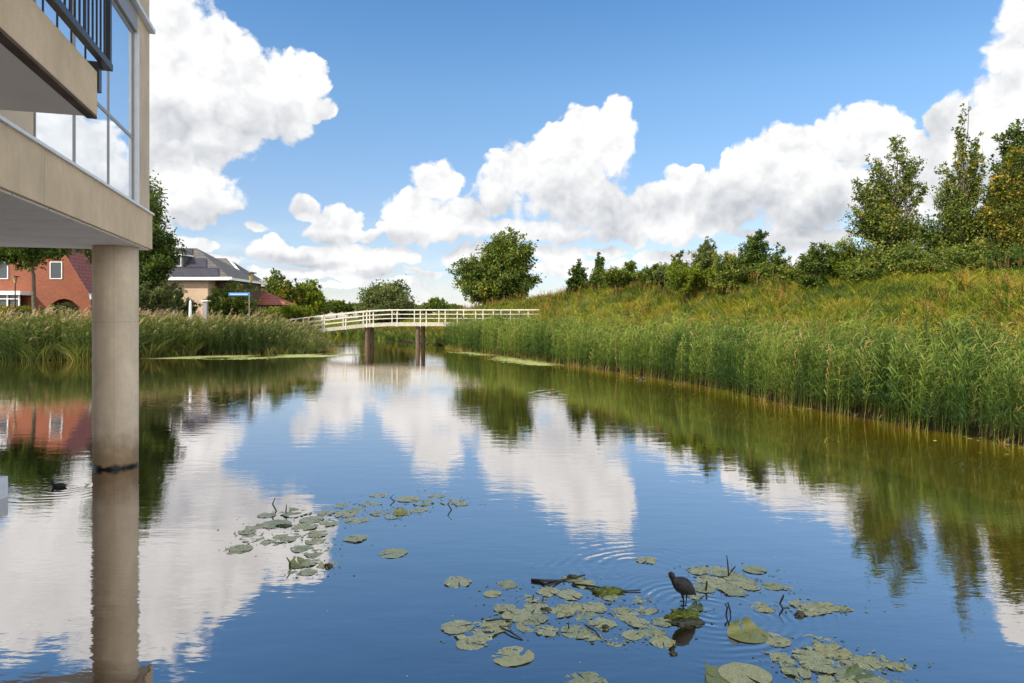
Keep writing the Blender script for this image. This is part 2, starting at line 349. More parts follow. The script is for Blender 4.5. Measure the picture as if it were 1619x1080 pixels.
class MB:                                            # collects boxes, prisms and tubes for ONE part
    def __init__(s): s.V = []; s.Fc = []
    def add(s, vs, fs):
        k = len(s.V); s.V += [tuple(v) for v in vs]; s.Fc += [tuple(i + k for i in f) for f in fs]
    def box(s, a, b, X=Vector((1, 0, 0)), Y=Vector((0, 1, 0)), O=Vector((0, 0, 0)), bev=0):
        vs = []
        for z in (a[2], b[2]):
            for (x, y) in ((a[0], a[1]), (b[0], a[1]), (b[0], b[1]), (a[0], b[1])):
                vs.append(O + X * x + Y * y + Vector((0, 0, z)))
        s.add(vs, [(3, 2, 1, 0), (4, 5, 6, 7), (0, 1, 5, 4), (1, 2, 6, 5), (2, 3, 7, 6), (3, 0, 4, 7)])
    def tube(s, pts, rads, n=6, cap=True):
        pts = [Vector(p) for p in pts]; rings = []
        for i, p in enumerate(pts):
            d = (pts[min(i + 1, len(pts) - 1)] - pts[max(i - 1, 0)]).normalized()
            a = d.cross(Vector((0, 0, 1)) if abs(d.z) < 0.9 else Vector((1, 0, 0))).normalized(); b = d.cross(a)
            rings.append([p + (a * math.cos(q) + b * math.sin(q)) * rads[i] for q in [2 * math.pi * j / n for j in range(n)]])
        vs = [v for r in rings for v in r]; fs = []
        for i in range(len(pts) - 1):
            for j in range(n):
                fs.append((i * n + j, i * n + (j + 1) % n, (i + 1) * n + (j + 1) % n, (i + 1) * n + j))
        if cap: fs += [tuple(range(n))[::-1], tuple((len(pts) - 1) * n + j for j in range(n))]
        s.add(vs, fs)
    def bar(s, p, q, w, h):                          # rectangular bar between two points
        p, q = Vector(p), Vector(q); d = (q - p).normalized()
        a = d.cross(Vector((0, 0, 1)))
        a = a.normalized() if a.length > 1e-4 else Vector((1, 0, 0)); b = a.cross(d).normalized()
        vs = [e + a * (sx * w / 2) + b * (sz * h / 2) for e in (p, q) for (sx, sz) in ((-1, -1), (1, -1), (1, 1), (-1, 1))]
        s.add(vs, [(0, 1, 2, 3), (7, 6, 5, 4), (4, 5, 1, 0), (5, 6, 2, 1), (6, 7, 3, 2), (7, 4, 0, 3)])
    def lathe(s, prof, n=16, O=Vector((0, 0, 0))):
        vs = []; fs = []
        for r, z in prof:
            for j in range(n):
                q = 2 * math.pi * j / n; vs.append(O + Vector((r * math.cos(q), r * math.sin(q), z)))
        for i in range(len(prof) - 1):
            for j in range(n): fs.append((i * n + j, i * n + (j + 1) % n, (i + 1) * n + (j + 1) % n, (i + 1) * n + j))
        fs += [tuple(range(n))[::-1], tuple((len(prof) - 1) * n + j for j in range(n))]
        s.add(vs, fs)
    def build(s, name, m, parent=None, smooth=False, bevel=0):
        me = bpy.data.meshes.new(name); me.from_pydata([tuple(v) for v in s.V], [], s.Fc)
        bm = bmesh.new(); bm.from_mesh(me); bmesh.ops.recalc_face_normals(bm, faces=bm.faces)
        if bevel: bmesh.ops.bevel(bm, geom=list(bm.edges), offset=bevel, segments=2, affect='EDGES', profile=0.6)
        bm.to_mesh(me); bm.free()
        if smooth:
            for p in me.polygons: p.use_smooth = True
        me.update()
        o = link(name, me, m)
        if parent:                                   # geometry is written in world space; keep it there
            o.parent = parent; o.matrix_parent_inverse = Matrix.Translation(parent.location).inverted() if parent.rotation_euler.z == 0 else Matrix.Identity(4)
        return o

# ------------------------------------------------------------------ the lie of the land
SHORE = np.array([(22,-60),(15.5,-20),(13.4,2),(12.2,8),(10.9,14.0),(9.7,17.4),(8.55,21.1),(7.5,27.3),(5.8,32.4),(3.4,38.8),(1.2,43.5),(-2.4,52),(-6.2,62),(-8,67),(-12,74),(-18,88),(-27,108),(-62,150),(-130,190),
                  (-134,184),(-66,143),(-32,108),(-23.4,82),(-17.2,62),(-14.2,53),(-15.6,51.8),(-17.5,51.2),(-23.0,49.2),(-24.4,45.5),(-26.0,43.2),(-32,42.5),(-46,42),(-75,38),(-90,-60)], float)
def pip(x, y, poly):
    ins = np.zeros(x.shape, bool); n = len(poly)
    for i in range(n):
        x1, y1 = poly[i]; x2, y2 = poly[(i + 1) % n]
        c = ((y1 > y) != (y2 > y)) & (x < (x2 - x1) * (y - y1) / ((y2 - y1) or 1e-9) + x1)
        ins ^= c
    return ins
def sdist(x, y):                                      # distance to the waterline, positive on land
    x = np.asarray(x, float); y = np.asarray(y, float); best = np.full(x.shape, 1e9); n = len(SHORE)
    for i in range(n):
        a = SHORE[i]; b = SHORE[(i + 1) % n]; ab = b - a
        t = np.clip(((x - a[0]) * ab[0] + (y - a[1]) * ab[1]) / (ab @ ab), 0, 1)
        best = np.minimum(best, np.hypot(x - a[0] - t * ab[0], y - a[1] - t * ab[1]))
    return np.where(pip(x, y, SHORE), -best, best)
def vnoise(x, y, s, seed=0):
    x = x * s + seed * 17.3; y = y * s + seed * 9.1
    xi = np.floor(x); yi = np.floor(y); fx = x - xi; fy = y - yi
    fx = fx * fx * (3 - 2 * fx); fy = fy * fy * (3 - 2 * fy)
    def h(a, b): q = np.sin(a * 127.1 + b * 311.7) * 43758.5453; return q - np.floor(q)
    return (h(xi, yi) * (1 - fx) + h(xi + 1, yi) * fx) * (1 - fy) + (h(xi, yi + 1) * (1 - fx) + h(xi + 1, yi + 1) * fx) * fy
def ss(a, b, v): t = np.clip((v - a) / (b - a), 0, 1); return t * t * (3 - 2 * t)
def right_side(x, y):                                 # 1 on the right bank of the channel, 0 on the left bank
    ang = np.interp(y, [-60, 40, 54, 62, 82, 108, 150, 190, 400, 3000], [0, -6, -9, -12, -20, -29.5, -64, -132, -500, -6000])
    return (x > ang).astype(float)
def ground(x, y, d=None):
    x = np.asarray(x, float); y = np.asarray(y, float)
    if d is None: d = sdist(x, y)
    hc = np.interp(y, [0, 18, 30, 42, 60, 70, 90, 130, 260], [3.2, 3.4, 4.0, 5.0, 5.5, 4.8, 3.5, 1.4, 0.6])
    right = hc * ss(1.5, 15, d) * (1 - 0.75 * ss(30, 90, d))
    left = 0.75 * ss(0.5, 9, d)
    land = 0.25 * ss(0, 1.2, d) + np.where(right_side(x, y) > 0, right, left) + (vnoise(x, y, 0.35) - 0.5) * 0.35 * ss(2, 6, d)
    return np.where(d < 0, -1.3 * ss(0, 3.5, -d) - 0.05, land)

def make_ground():
    xs = np.concatenate([-np.geomspace(3000, 60, 22), np.arange(-59, 50, 0.8), np.geomspace(50, 3000, 22)])
    ys = np.concatenate([-np.geomspace(900, 30, 10), np.arange(-29, 120, 0.8), np.geomspace(120, 4500, 30)])
    X, Y = np.meshgrid(xs, ys); Z = ground(X, Y)
    V = np.stack([X, Y, Z], -1).reshape(-1, 3); nx = len(xs); ny = len(ys)
    i = np.arange(nx - 1)[None, :] + np.arange(ny - 1)[:, None] * nx; i = i.ravel()
    me = npmesh('ground', V, np.stack([i, i + 1, i + 1 + nx, i + nx], -1), smooth=True)
    m, t, o = mat('ground_soil'); co = coords(t)
    n = t.noise(co, 0.6, 6, 0.65); n2 = t.noise(co, 9, 5, 0.7)
    c = t.ramp(n, [(0.3, (0.045, 0.055, 0.015)), (0.5, (0.09, 0.10, 0.022)), (0.7, (0.14, 0.12, 0.035))])
    c = t.mix(t.m('MULTIPLY', n2, 0.5), c, (0.05, 0.045, 0.02))
    sp = t.node('ShaderNodeSeparateXYZ'); t.l.new(co, sp.inputs[0])
    c = t.mix(t.rng(sp.outputs[2], 0.34, 0.10), c, (0.016, 0.013, 0.006))          # wet mud along the water's edge
    princ(t, o, c, 0.95, 0.1, n2, 0.5, 0.05)
    tag(link('ground', me, m), kind='structure')
make_ground()

COOT = W(1079, 966)
def make_water():
    me = bpy.data.meshes.new('water')
    s = 5000
    xs = np.concatenate([[-s, -600, -200], np.arange(-100, 30, 1.0), [60, 200, s]]); ys = np.concatenate([[-600, -100], np.arange(-30, 130, 1.0), [160, 300, 5000]])
    X, Y = np.meshgrid(xs, ys); dd = -sdist(X, Y); nx = len(xs); i = (np.arange(nx - 1)[None, :] + np.arange(len(ys) - 1)[:, None] * nx).ravel()
    me = npmesh('water', np.stack([X, Y, X * 0], -1).reshape(-1, 3), np.stack([i, i + 1, i + 1 + nx, i + nx], -1), tint=np.exp(-np.maximum(dd, 0) / 6.5).ravel())
    m, t, o = mat('pond_water'); co = coords(t)
    sep = t.node('ShaderNodeSeparateXYZ'); t.l.new(co, sep.inputs[0])
    # wind ripples with calmer and livelier patches
    w1 = t.noise(t.v('MULTIPLY', co, (0.9, 2.2, 1)), 1.5, 3, 0.5)
    w2 = t.noise(t.v('MULTIPLY', co, (1.3, 3.6, 1)), 4.5, 3, 0.5)
    w3 = t.noise(t.v('MULTIPLY', co, (1.1, 1.5, 1)), 0.22, 3, 0.5)
    patch = t.rng(w3, 0.42, 0.62, 0.25, 1.2)
    h = t.m('MULTIPLY', w1, 0.0026)
    h = t.m('MULTIPLY_ADD', t.m('MULTIPLY', w2, patch), 0.0009, h)
    # rings spreading from where birds and stems stir the surface: (x, y, wavelength, reach, height)
    def ring(h, cx, cyy, lam, reach, amp, wedge=None):
        q = t.v('SUBTRACT', co, (cx, cyy, 0)); r = t.v('LENGTH', q, out=1)
        wob = t.m('MULTIPLY', t.noise(co, 1.1 / (lam * 8 + .2), 3, 0.55), lam * 2.6)
        s_ = t.m('SINE', t.m('MULTIPLY', t.m('ADD', r, wob), 2 * math.pi / lam))
        env = t.m('MULTIPLY', t.rng(r, reach, reach * 0.12, 0, 1, True), t.m('MULTIPLY', t.rng(t.noise(co, .9 / (reach * .5), 4, .65), .44, .62), amp))
        if wedge is not None: env = t.m('MULTIPLY', env, wedge)
        return t.m('MULTIPLY_ADD', s_, env, h)
    h = ring(h, COOT.x + 0.25, COOT.y - 0.05, 0.10, 1.4, 0.0016)
    side = t.rng(sep.outputs[0], COOT.x - 0.9, COOT.x + 0.1, 1, 0.15)
    h = ring(h, COOT.x - 0.15, COOT.y + 0.9, 0.14, 1.6, 0.0019, side)
    a = W(92, 770); h = ring(h, a.x + 0.2, a.y, 0.16, 2.0, 0.0006)
    a = W(880, 622); h = ring(h, a.x + 0.6, a.y, 0.55, 3.2, 0.003)
    a = W(300, 636); h = ring(h, a.x, a.y + 0.3, 0.5, 2.6, 0.003)
    bp = t.node('ShaderNodeBump'); bp.inputs['Strength'].default_value = 1; bp.inputs['Distance'].default_value = 1; t.l.new(h, bp.inputs['Height'])
    fr = t.node('ShaderNodeFresnel'); fr.inputs[0].default_value = 1.33; t.l.new(bp.outputs[0], fr.inputs[1])
    fac = t.m('POWER', fr.outputs[0], 0.27, clamp=True)
    gl = t.node('ShaderNodeBsdfGlossy'); gl.inputs['Color'].default_value = (1, 0.955, 0.93, 1); gl.inputs['Roughness'].default_value = 0.0
    t.l.new(bp.outputs[0], gl.inputs['Normal'])
    df = t.node('ShaderNodeBsdfDiffuse'); at = t.node('ShaderNodeAttribute'); at.attribute_name = 'tint'; mud = t.mix(t.m('MULTIPLY', at.outputs['Fac'], t.rng(t.noise(co, 0.3, 5, 0.65), 0.25, 0.75, 0.7, 1.25)), (0.006, 0.008, 0.008), (0.15, 0.098, 0.002)); t.l.new(mud, df.inputs[0])
    mx = t.node('ShaderNodeMixShader'); t.l.new(fac, mx.inputs[0]); t.l.new(df.outputs[0], mx.inputs[1]); t.l.new(gl.outputs[0], mx.inputs[2])
    t.l.new(mx.outputs[0], o.inputs[0])
    tag(link('water', me, m), kind='structure')
make_water()

# ------------------------------------------------------------------ the apartment building over the water
D = Vector((-309.5, F, 0)).normalized(); N = Vector((D.y, -D.x, 0))       # along the facade (away), out of the facade
C0 = Vector((-6.92, 13.13, 0)); T = -D                                    # the far corner; T runs towards the viewer
def fb(mb, t0, t1, n0, n1, z0, z1): mb.box((t0, n0, z0), (t1, n1, z1), T, N, C0)
LEN = 26.0
bld = empty('apartment_building', C0, 'beige concrete apartment block overhanging the pond with large mirrored windows', 'building')
b = MB(); fb(b, 0, 5.42, -12, 0, 3.99 + 0.02, 4.66); fb(b, 5.432, LEN, -12, 0, 3.99 + 0.02, 4.66); b.build('floor_slab', M['concrete'], bld)
for k in range(12):                                                        # soffit boards run across
    s = MB(); fb(s, 0.06 + k * 1.02, 0.06 + k * 1.02 + 0.985, -11.9, -0.05, 3.985, 4.008); s.build('soffit_board', M['soffit'], bld)
b = MB(); fb(b, 12.35, LEN - 0.1, -11.9, -0.05, 3.985, 4.008); b.build('soffit_board', M['soffit'], bld)
b = MB(); fb(b, -0.015, LEN, -0.12, 0.035, 4.662, 4.70); b.build('sill_flashing', M['alu_pale'], bld)
b = MB()                                                                  # wall: corner pier, panel left of the glazing, storey above
fb(b, 0, 0.93, -12, -0.05, 4.702, 8.16); fb(b, 5.45, LEN, -12, -0.10, 4.702, 8.16)
fb(b, 0.93, 5.45, -12, -3.5, 4.702, 8.16); fb(b, 0.93, 5.45, -3.5, -0.35, 7.80, 8.16)
b.build('wall', M['render'], bld)
b = MB(); fb(b, 0, LEN, -12, -0.05, 8.24, 11.0); b.build('upper_wall', M['render'], bld)
b = MB(); fb(b, -0.03, LEN, -12, 0.05, 8.162, 8.238); b.build('cornice', M['alu_pale'], bld)
b = MB(); fb(b, -0.2, LEN + .2, -12.2, 0.15, 11.002, 11.3); b.build('roof', M['dark_metal'], bld)
b = MB(); fb(b, 0.95, 5.44, -0.35, -0.04, 7.80, 8.14); b.build('shutter_box', M['alu'], bld)
b = MB(); fb(b, 0.6, LEN, -11.95, -3.8, -1.3, 3.983); b.build('unseen_shade_wall', M['dark_brick'], bld)  # added out of view under the slab to darken the pillar's left side
wn = bpy.data.objects.new('window', None); COL.objects.link(wn); wn.location = C0; wn.parent = bld; wn.matrix_parent_inverse = Matrix.Translation(C0).inverted()
ts = [0.95, 2.49, 4.06, 5.43]
b = MB()
for i, tt in enumerate(ts):
    w_ = 0.022 if 0 < i < 3 else 0.035
    fb(b, tt - (w_ if i else 0), tt + (w_ if i < 3 else 0.0) + (0.05 if i == 0 else 0), -0.125, -0.092, 4.702, 7.798)
for i in range(3):
    a0 = ts[i] + (0.1 if i == 0 else 0.024); a1 = ts[i + 1] - (0.024 if i < 2 else 0.037)
    for (z0, z1) in ((4.703, 4.77), (5.86, 5.915), (7.73, 7.797)): fb(b, a0, a1, -0.122, -0.094, z0, z1)
b.build('frame', M['alu'], wn)
for i in range(3):
    a0 = ts[i] + (0.1 if i == 0 else 0.024); a1 = ts[i + 1] - (0.024 if i < 2 else 0.037)
    for (z0, z1) in ((4.77, 5.86), (5.915, 7.73)):
        p = MB(); fb(p, a0, a1, -0.118, -0.106, z0, z1); p.build('pane', M['glass'], wn)
b = MB(); fb(b, 0.86, 0.945, -0.11, -0.03, 4.704, 7.8); b.build('downpipe', M['alu_pale'], bld)

pil = MB(); pc = Vector((-7.23, 12.45, 0))
pil.lathe([(0.370, -1.5), (0.370, -0.2), (0.370, 0.05), (0.370, 1.5), (0.370, 3.0), (0.370, 3.983)], 64)
po = pil.build('support_pillar', M['pillar'], None, smooth=False); po.location = pc
for pg in po.data.polygons:
    if len(pg.vertices) == 4: pg.use_smooth = True
tag(po, 'thick round concrete pillar standing in the pond under the corner of the building', 'pillar')

# balcony (part of the building)
bal = bpy.data.objects.new('balcony', None); COL.objects.link(bal); bal.location = C0; bal.parent = bld; bal.matrix_parent_inverse = Matrix.Translation(C0).inverted()
b = MB(); fb(b, 7.75, 17, -0.04, 1.18, 4.47, 4.86); b.build('balcony_slab', M['concrete'], bal, bevel=0.008)
b = MB(); fb(b, 7.82, 16.9, 0.02, 1.10, 4.448, 4.469); b.build('balcony_soffit', M['soffit'], bal)
b = MB(); fb(b, 7.75, 17, 1.10, 1.178, 4.445, 4.4685); b.build('drip_edge', M['timber'], bal)
b = MB(); fb(b, 7.58, 17, 1.20, 1.26, 4.93, 4.99); fb(b, 7.58, 17, 1.20, 1.26, 5.93, 5.98); fb(b, 7.58, 7.64, -0.04, 1.195, 4.93, 4.99); fb(b, 7.58, 7.64, -0.04, 1.195, 5.93, 5.98)
fb(b, 7.66, 7.74, 1.0, 1.19, 4.70, 4.93)
for tt in (7.60, 9.6, 11.6, 13.6, 15.6): fb(b, tt, tt + 0.05, 1.205, 1.255, 4.99, 5.93)
b.build('railing', M['dark_metal'], bal)
b = MB()
k = 7.72
while k < 16.9:
    fb(b, k, k + 0.014, 1.222, 1.236, 4.992, 5.928); k += 0.11
for j in range(10): fb(b, 7.603, 7.617, 0.05 + j * 0.11, 0.064 + j * 0.11, 4.992, 5.928)
b.build('balusters', M['dark_metal'], bal)
b = MB(); fb(b, 7.95, 12, 0.35, 0.39, 4.862, 5.7); b.build('privacy_panel', M['alu'], bal)

# low pale terrace ledge at the water's edge under the building
a = P(13, 770, 10.3)
ter = MB(); ter.box((-4.5, -6.3, -1.2), (0, 0, 0.31), Vector((1, 0, 0)), Vector((0, 1, 0)), Vector((a.x, 10.3, 0)))
to = ter.build('terrace_ledge', M['alu_pale'], None, bevel=0.01); tag(to, 'low white block standing in the water at the left edge of the picture', 'ledge')

# ------------------------------------------------------------------ footbridge
BY = 62.0; PXM = F / BY
def bx(px): return (px - CX) / PXM
def dz(x):                                            # deck height along the bridge
    return float(np.interp(x, [-23, -17, -13.2, -11, 8], [0.95, 1.72, 2.12, 2.22, 2.22]))
br = empty('footbridge', (-10, BY, 2.2), 'long white railed timber footbridge crossing the channel on brown piles', 'bridge')
xs_ = [-22.5, -20, -17, -15, -13.2, -11, -8, -4, 0, 2.5]
d = MB()
for i in range(len(xs_) - 1):
    x0, x1 = xs_[i], xs_[i + 1]; z0, z1 = dz(x0), dz(x1)
    vs = [(x, y, z + q) for (x, z) in ((x0, z0), (x1, z1)) for (y, q) in ((BY, -0.07), (BY + 2.2, -0.07), (BY + 2.2, 0), (BY, 0))]
    d.add(vs, [(0, 1, 2, 3), (7, 6, 5, 4), (4, 5, 1, 0), (5, 6, 2, 1), (6, 7, 3, 2), (7, 4, 0, 3)])
d.build('deck', M['timber'], br)
for yy in (BY - 0.06, BY + 2.2):
    d = MB()
    for i in range(len(xs_) - 1):
        x0, x1 = xs_[i], xs_[i + 1]; z0, z1 = dz(x0), dz(x1)
        vs = [(x, y, z + q) for (x, z) in ((x0, z0), (x1, z1)) for (y, q) in ((yy, -0.30), (yy + 0.06, -0.30), (yy + 0.06, 0.03), (yy, 0.03))]
        d.add(vs, [(0, 1, 2, 3), (7, 6, 5, 4), (4, 5, 1, 0), (5, 6, 2, 1), (6, 7, 3, 2), (7, 4, 0, 3)])
    d.build('edge_beam', M['offwhite'], br)
for side, yy in ((0, BY - 0.12), (1, BY + 2.32)):
    for (q, th) in ((1.18, 0.085), (0.78, 0.06), (0.40, 0.06)):
        r_ = MB()
        for i in range(len(xs_) - 1):
            r_.bar((xs_[i] - (0.01 if i else 0), yy, dz(xs_[i]) + q), (xs_[i + 1], yy, dz(xs_[i + 1]) + q), 0.05 if q < 1 else 0.12, th)
        r_.build('handrail' if q > 1 else 'rail', M['rail_white'], br)
    near = [446, 480, 513, 547, 580, 590.5, 628, 664.7, 674, 704, 723, 752, 780, 807, 835, 866]
    far = [440, 475, 509.6, 542.7, 574.5, 584.7, 620, 655.4, 694, 733, 763.6, 792, 821, 850]
    for px in (near if side == 0 else far):
        x = bx(px) if side == 0 else (px - CX) / F * (BY + 2.3)
        if x > 2.45: continue
        y2 = yy + (0.07 if side == 0 else -0.07)
        ps = MB(); ps.box((x - 0.045, y2 - 0.045, dz(x) - 0.34), (x + 0.045, y2 + 0.045, dz(x) + 1.12)); ps.build('post', M['rail_white'], br)
for (px, yy, mm) in ((580.5, BY + 0.35, 'timber'), (588, BY + 1.75, 'timber'), (660.5, BY + 0.35, 'timber'), (669, BY + 1.75, 'timber')):
    x = (px - CX) / F * yy
    c = MB(); c.lathe([(0.21, -1.6), (0.20, 0), (0.19, 1.90)], 14, Vector((x, yy, 0))); c.build('pile', M[mm], br, smooth=False)
for px in (584, 664.5):
    x = (px - CX) / F * (BY + 1)
    c = MB(); c.box((x - 0.18, BY - 0.02, 1.902), (x + 0.18, BY + 2.18, 2.14)); c.build('crossbeam', M['timber'], br)
# ------------------------------------------------------------------ vegetation makers
def ribbon(pts, w, side, taper=True):
    """a blade along pts (k,3) of width w, flat along the side vector -> verts, quads"""
    pts = np.asarray(pts, float); k = len(pts); u = np.linspace(0, 1, k)
    ww = w * (np.sin(np.pi * np.clip(u * 0.82 + 0.18, 0, 1)) if taper else np.ones(k)) * 0.5
    ww = np.maximum(ww, w * 0.04)
    a = pts - side[None] * ww[:, None]; b = pts + side[None] * ww[:, None]
    V = np.stack([a, b], 1).reshape(-1, 3)
    i = np.arange(k - 1) * 2
    return V, np.stack([i, i + 1, i + 3, i + 2], -1)
def gather(parts):
    Vs, Qs, Ts = [], [], []; k = 0
    for V, Q, T in parts:
        Vs.append(V); Qs.append(Q + k); Ts.append(T); k += len(V)
    return np.concatenate(Vs), np.concatenate(Qs), np.concatenate(Ts)
def tpl_reed(rng, h=2.1, plume=False, wind=0.28, lean=0.10):
    parts = []
    z = np.linspace(0, 1, 6); ph = rng.uniform(-.5, .5)
    st = np.stack([lean * h * z ** 2 + .02 * np.sin(z * 5 + ph), .02 * np.cos(z * 4 + ph), z * h], -1)
    V, Q = ribbon(st, 0.012, np.array([0.8, 0.6, 0]), False)
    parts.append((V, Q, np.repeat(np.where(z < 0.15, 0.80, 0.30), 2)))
    nl = rng.integers(12, 17); lo_ = rng.uniform(.20, .36)
    for i in range(nl):
        u = lo_ + (.98 - lo_) * i / nl + rng.uniform(-.02, .02)
        base = np.array([np.interp(u, z, st[:, j]) for j in range(3)])
        az = (i % 2) * math.pi + rng.uniform(-.7, .7) + ph
        L = rng.uniform(0.36, 0.60) * (1 - 0.35 * abs(u - .55)) * h / 2.1
        v = np.array([math.cos(az), math.sin(az), 0.0]) * 0.5; v[2] = rng.uniform(0.7, 1.2)
        pts = [base]; p = base.copy(); n = 4
        for k in range(n):
            p = p + v / np.linalg.norm(v) * L / n; pts.append(p.copy())
            v = v + np.array([wind * 1.25, 0.05, -0.42 - (0.25 if u < .4 else 0)])
        sd = np.cross(pts[-1] - pts[0], [0, 0, 1.0]); sd /= (np.linalg.norm(sd) + 1e-6)
        sd = sd * 0.8 + np.array([0, 0, 0.6]) * rng.choice([-1, 1])
        V, Q = ribbon(np.array(pts), rng.uniform(0.016, 0.028) * h / 2.1, sd)
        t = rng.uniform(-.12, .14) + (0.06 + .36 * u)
        parts.append((V, Q, np.full(len(V), t)))
    if plume:
        top = st[-1]
        for k in range(9):
            q = top + np.array([0.03 * k * .6, 0, 0.03 * k - .04]); v = np.array([rng.uniform(0, .14) + .06, rng.uniform(-.05, .05), rng.uniform(-.05, .08)])
            V, Q = ribbon(np.array([q, q + v * .6 + [0, 0, .03], q + v]), 0.035, np.array([0, .5, .8]))
            parts.append((V, Q, np.full(len(V), rng.uniform(.86, 1.0))))
    return gather(parts)
def tpl_tuft(rng, n=14, L=0.8, w=0.018, base=0.4, spread=0.14, wind=0.2):
    parts = []
    for i in range(n):
        az = rng.uniform(0, 6.28); r = spread * rng.uniform(0, 1) ** .5
        p = np.array([math.cos(az) * r, math.sin(az) * r, -0.03]); l = L * rng.uniform(.6, 1.15)
        v = np.array([math.cos(az) * .35, math.sin(az) * .35, 1.0]); pts = [p]
        for k in range(3):
            p = p + v / np.linalg.norm(v) * l / 3; pts.append(p.copy()); v = v + np.array([math.cos(az) * .3 + wind, math.sin(az) * .3, -.30])
        a2 = rng.uniform(0, 6.28)
        V, Q = ribbon(np.array(pts), w * rng.uniform(.7, 1.3), np.array([math.cos(a2), math.sin(a2), 0.2]))
        parts.append((V, Q, np.full(len(V), base + rng.uniform(-.22, .22))))
    return gather(parts)
def tpl_weed(rng, h=0.9, n=60, leaf=0.09, base=0.2, seed_heads=True):
    parts = []
    for s in range(4):
        az = rng.uniform(0, 6.28); top = np.array([math.cos(az) * .2, math.sin(az) * .2, h * rng.uniform(.7, 1.1)])
        V, Q = ribbon(np.array([[0, 0, -.03], top * [.5, .5, .6], top]), 0.014, np.array([.8, .6, 0.]), False)
        parts.append((V, Q, np.full(len(V), base)))
        for k in range(n // 4):
            u = rng.uniform(.15, 1.0); p = top * [u, u, u]; a = rng.uniform(0, 6.28); L = leaf * rng.uniform(.7, 1.5) * (1.2 - .5 * u)
            v = np.array([math.cos(a), math.sin(a), rng.uniform(-.2, .7)]) * L; sd = np.cross(v, [0, 0, 1.0]); sd /= np.linalg.norm(sd) + 1e-6
            V, Q = ribbon(np.array([p, p + v * .6 + [0, 0, .01], p + v]), L * .5, sd)
            parts.append((V, Q, np.full(len(V), base + rng.uniform(-.12, .12))))
        if seed_heads:
            for k in range(8):
                q = top + np.array([0, 0, .035 * k]); v = np.array([rng.uniform(-.05, .05), rng.uniform(-.05, .05), .05])
                V, Q = ribbon(np.array([q, q + v * .5, q + v]), 0.03, np.array([.7, .7, 0])); parts.append((V, Q, np.full(len(V), rng.uniform(.85, 1.05))))
    return gather(parts)
def scatter(tpls, pos, rng, smin=.85, smax=1.15, rot=math.pi, tilt=.06, dt=None, sxy=1.0, sc=None):
    """one mesh of many copies of the templates"""
    pos = np.asarray(pos); n = len(pos); pick = rng.integers(0, len(tpls), n); Vs, Qs, Ts = [], [], []; k = 0
    dt = np.zeros(n) if dt is None else dt
    for j, (V, Q, T) in enumerate(tpls):
        idx = np.nonzero(pick == j)[0]; m = len(idx)
        if not m: continue
        a = rng.uniform(-rot, rot, m); s = rng.uniform(smin, smax, m) * (1 if sc is None else sc[idx]); c, sn = np.cos(a), np.sin(a)
        x = V[None, :, 0] * c[:, None] - V[None, :, 1] * sn[:, None]; y = V[None, :, 0] * sn[:, None] + V[None, :, 1] * c[:, None]; z = np.repeat(V[None, :, 2], m, 0)
        tx = rng.normal(0, tilt, m); ty = rng.normal(0, tilt, m)
        x = x * sxy + z * tx[:, None]; y = y * sxy + z * ty[:, None]
        W_ = np.stack([x, y, z], -1) * s[:, None, None] + pos[idx][:, None, :]
        Vs.append(W_.reshape(-1, 3)); Ts.append((T[None] + dt[idx][:, None]).ravel())
        Qs.append((Q[None] + (np.arange(m) * len(V))[:, None, None] + k).reshape(-1, 4)); k += m * len(V)
    return np.concatenate(Vs), np.concatenate(Qs), np.concatenate(Ts)
def in_view(x, y, margin=0.06):
    return (y > 3) & (np.abs(x / y) < 0.75 + margin)
def sample(rng, x0, x1, y0, y1, n, dmin, dmax, side, dens=None):
    x = rng.uniform(x0, x1, n); y = rng.uniform(y0, y1, n); d = sdist(x, y)
    ok = (d > dmin) & (d < dmax) & in_view(x, y) & ((right_side(x, y) > 0) == (side > 0))
    x, y, d = x[ok], y[ok], d[ok]
    if dens is not None:
        k = rng.uniform(0, 1, len(x)) < dens(x, y, d); x, y, d = x[k], y[k], d[k]
    return np.stack([x, y, ground(x, y, d)], -1), d

rng = np.random.default_rng(11)
# reed bed on the right bank
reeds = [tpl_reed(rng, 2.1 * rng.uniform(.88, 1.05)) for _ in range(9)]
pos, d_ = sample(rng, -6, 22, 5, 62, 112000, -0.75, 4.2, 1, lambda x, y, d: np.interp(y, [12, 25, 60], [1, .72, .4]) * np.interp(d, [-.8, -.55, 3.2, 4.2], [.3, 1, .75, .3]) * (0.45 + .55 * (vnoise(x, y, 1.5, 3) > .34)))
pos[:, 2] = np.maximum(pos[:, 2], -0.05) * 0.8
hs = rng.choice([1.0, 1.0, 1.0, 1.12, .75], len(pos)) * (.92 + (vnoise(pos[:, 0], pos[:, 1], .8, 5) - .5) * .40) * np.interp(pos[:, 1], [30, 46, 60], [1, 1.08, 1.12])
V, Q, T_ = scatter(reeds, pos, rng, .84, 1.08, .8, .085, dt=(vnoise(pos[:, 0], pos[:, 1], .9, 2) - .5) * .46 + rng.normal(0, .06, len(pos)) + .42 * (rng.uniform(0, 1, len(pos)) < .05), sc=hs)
tag(link('reed_bed', npmesh('reed_bed', V, Q, T_), M['reed']), 'tall green reeds along the foot of the right bank at the waterline', 'reeds', kind='stuff')
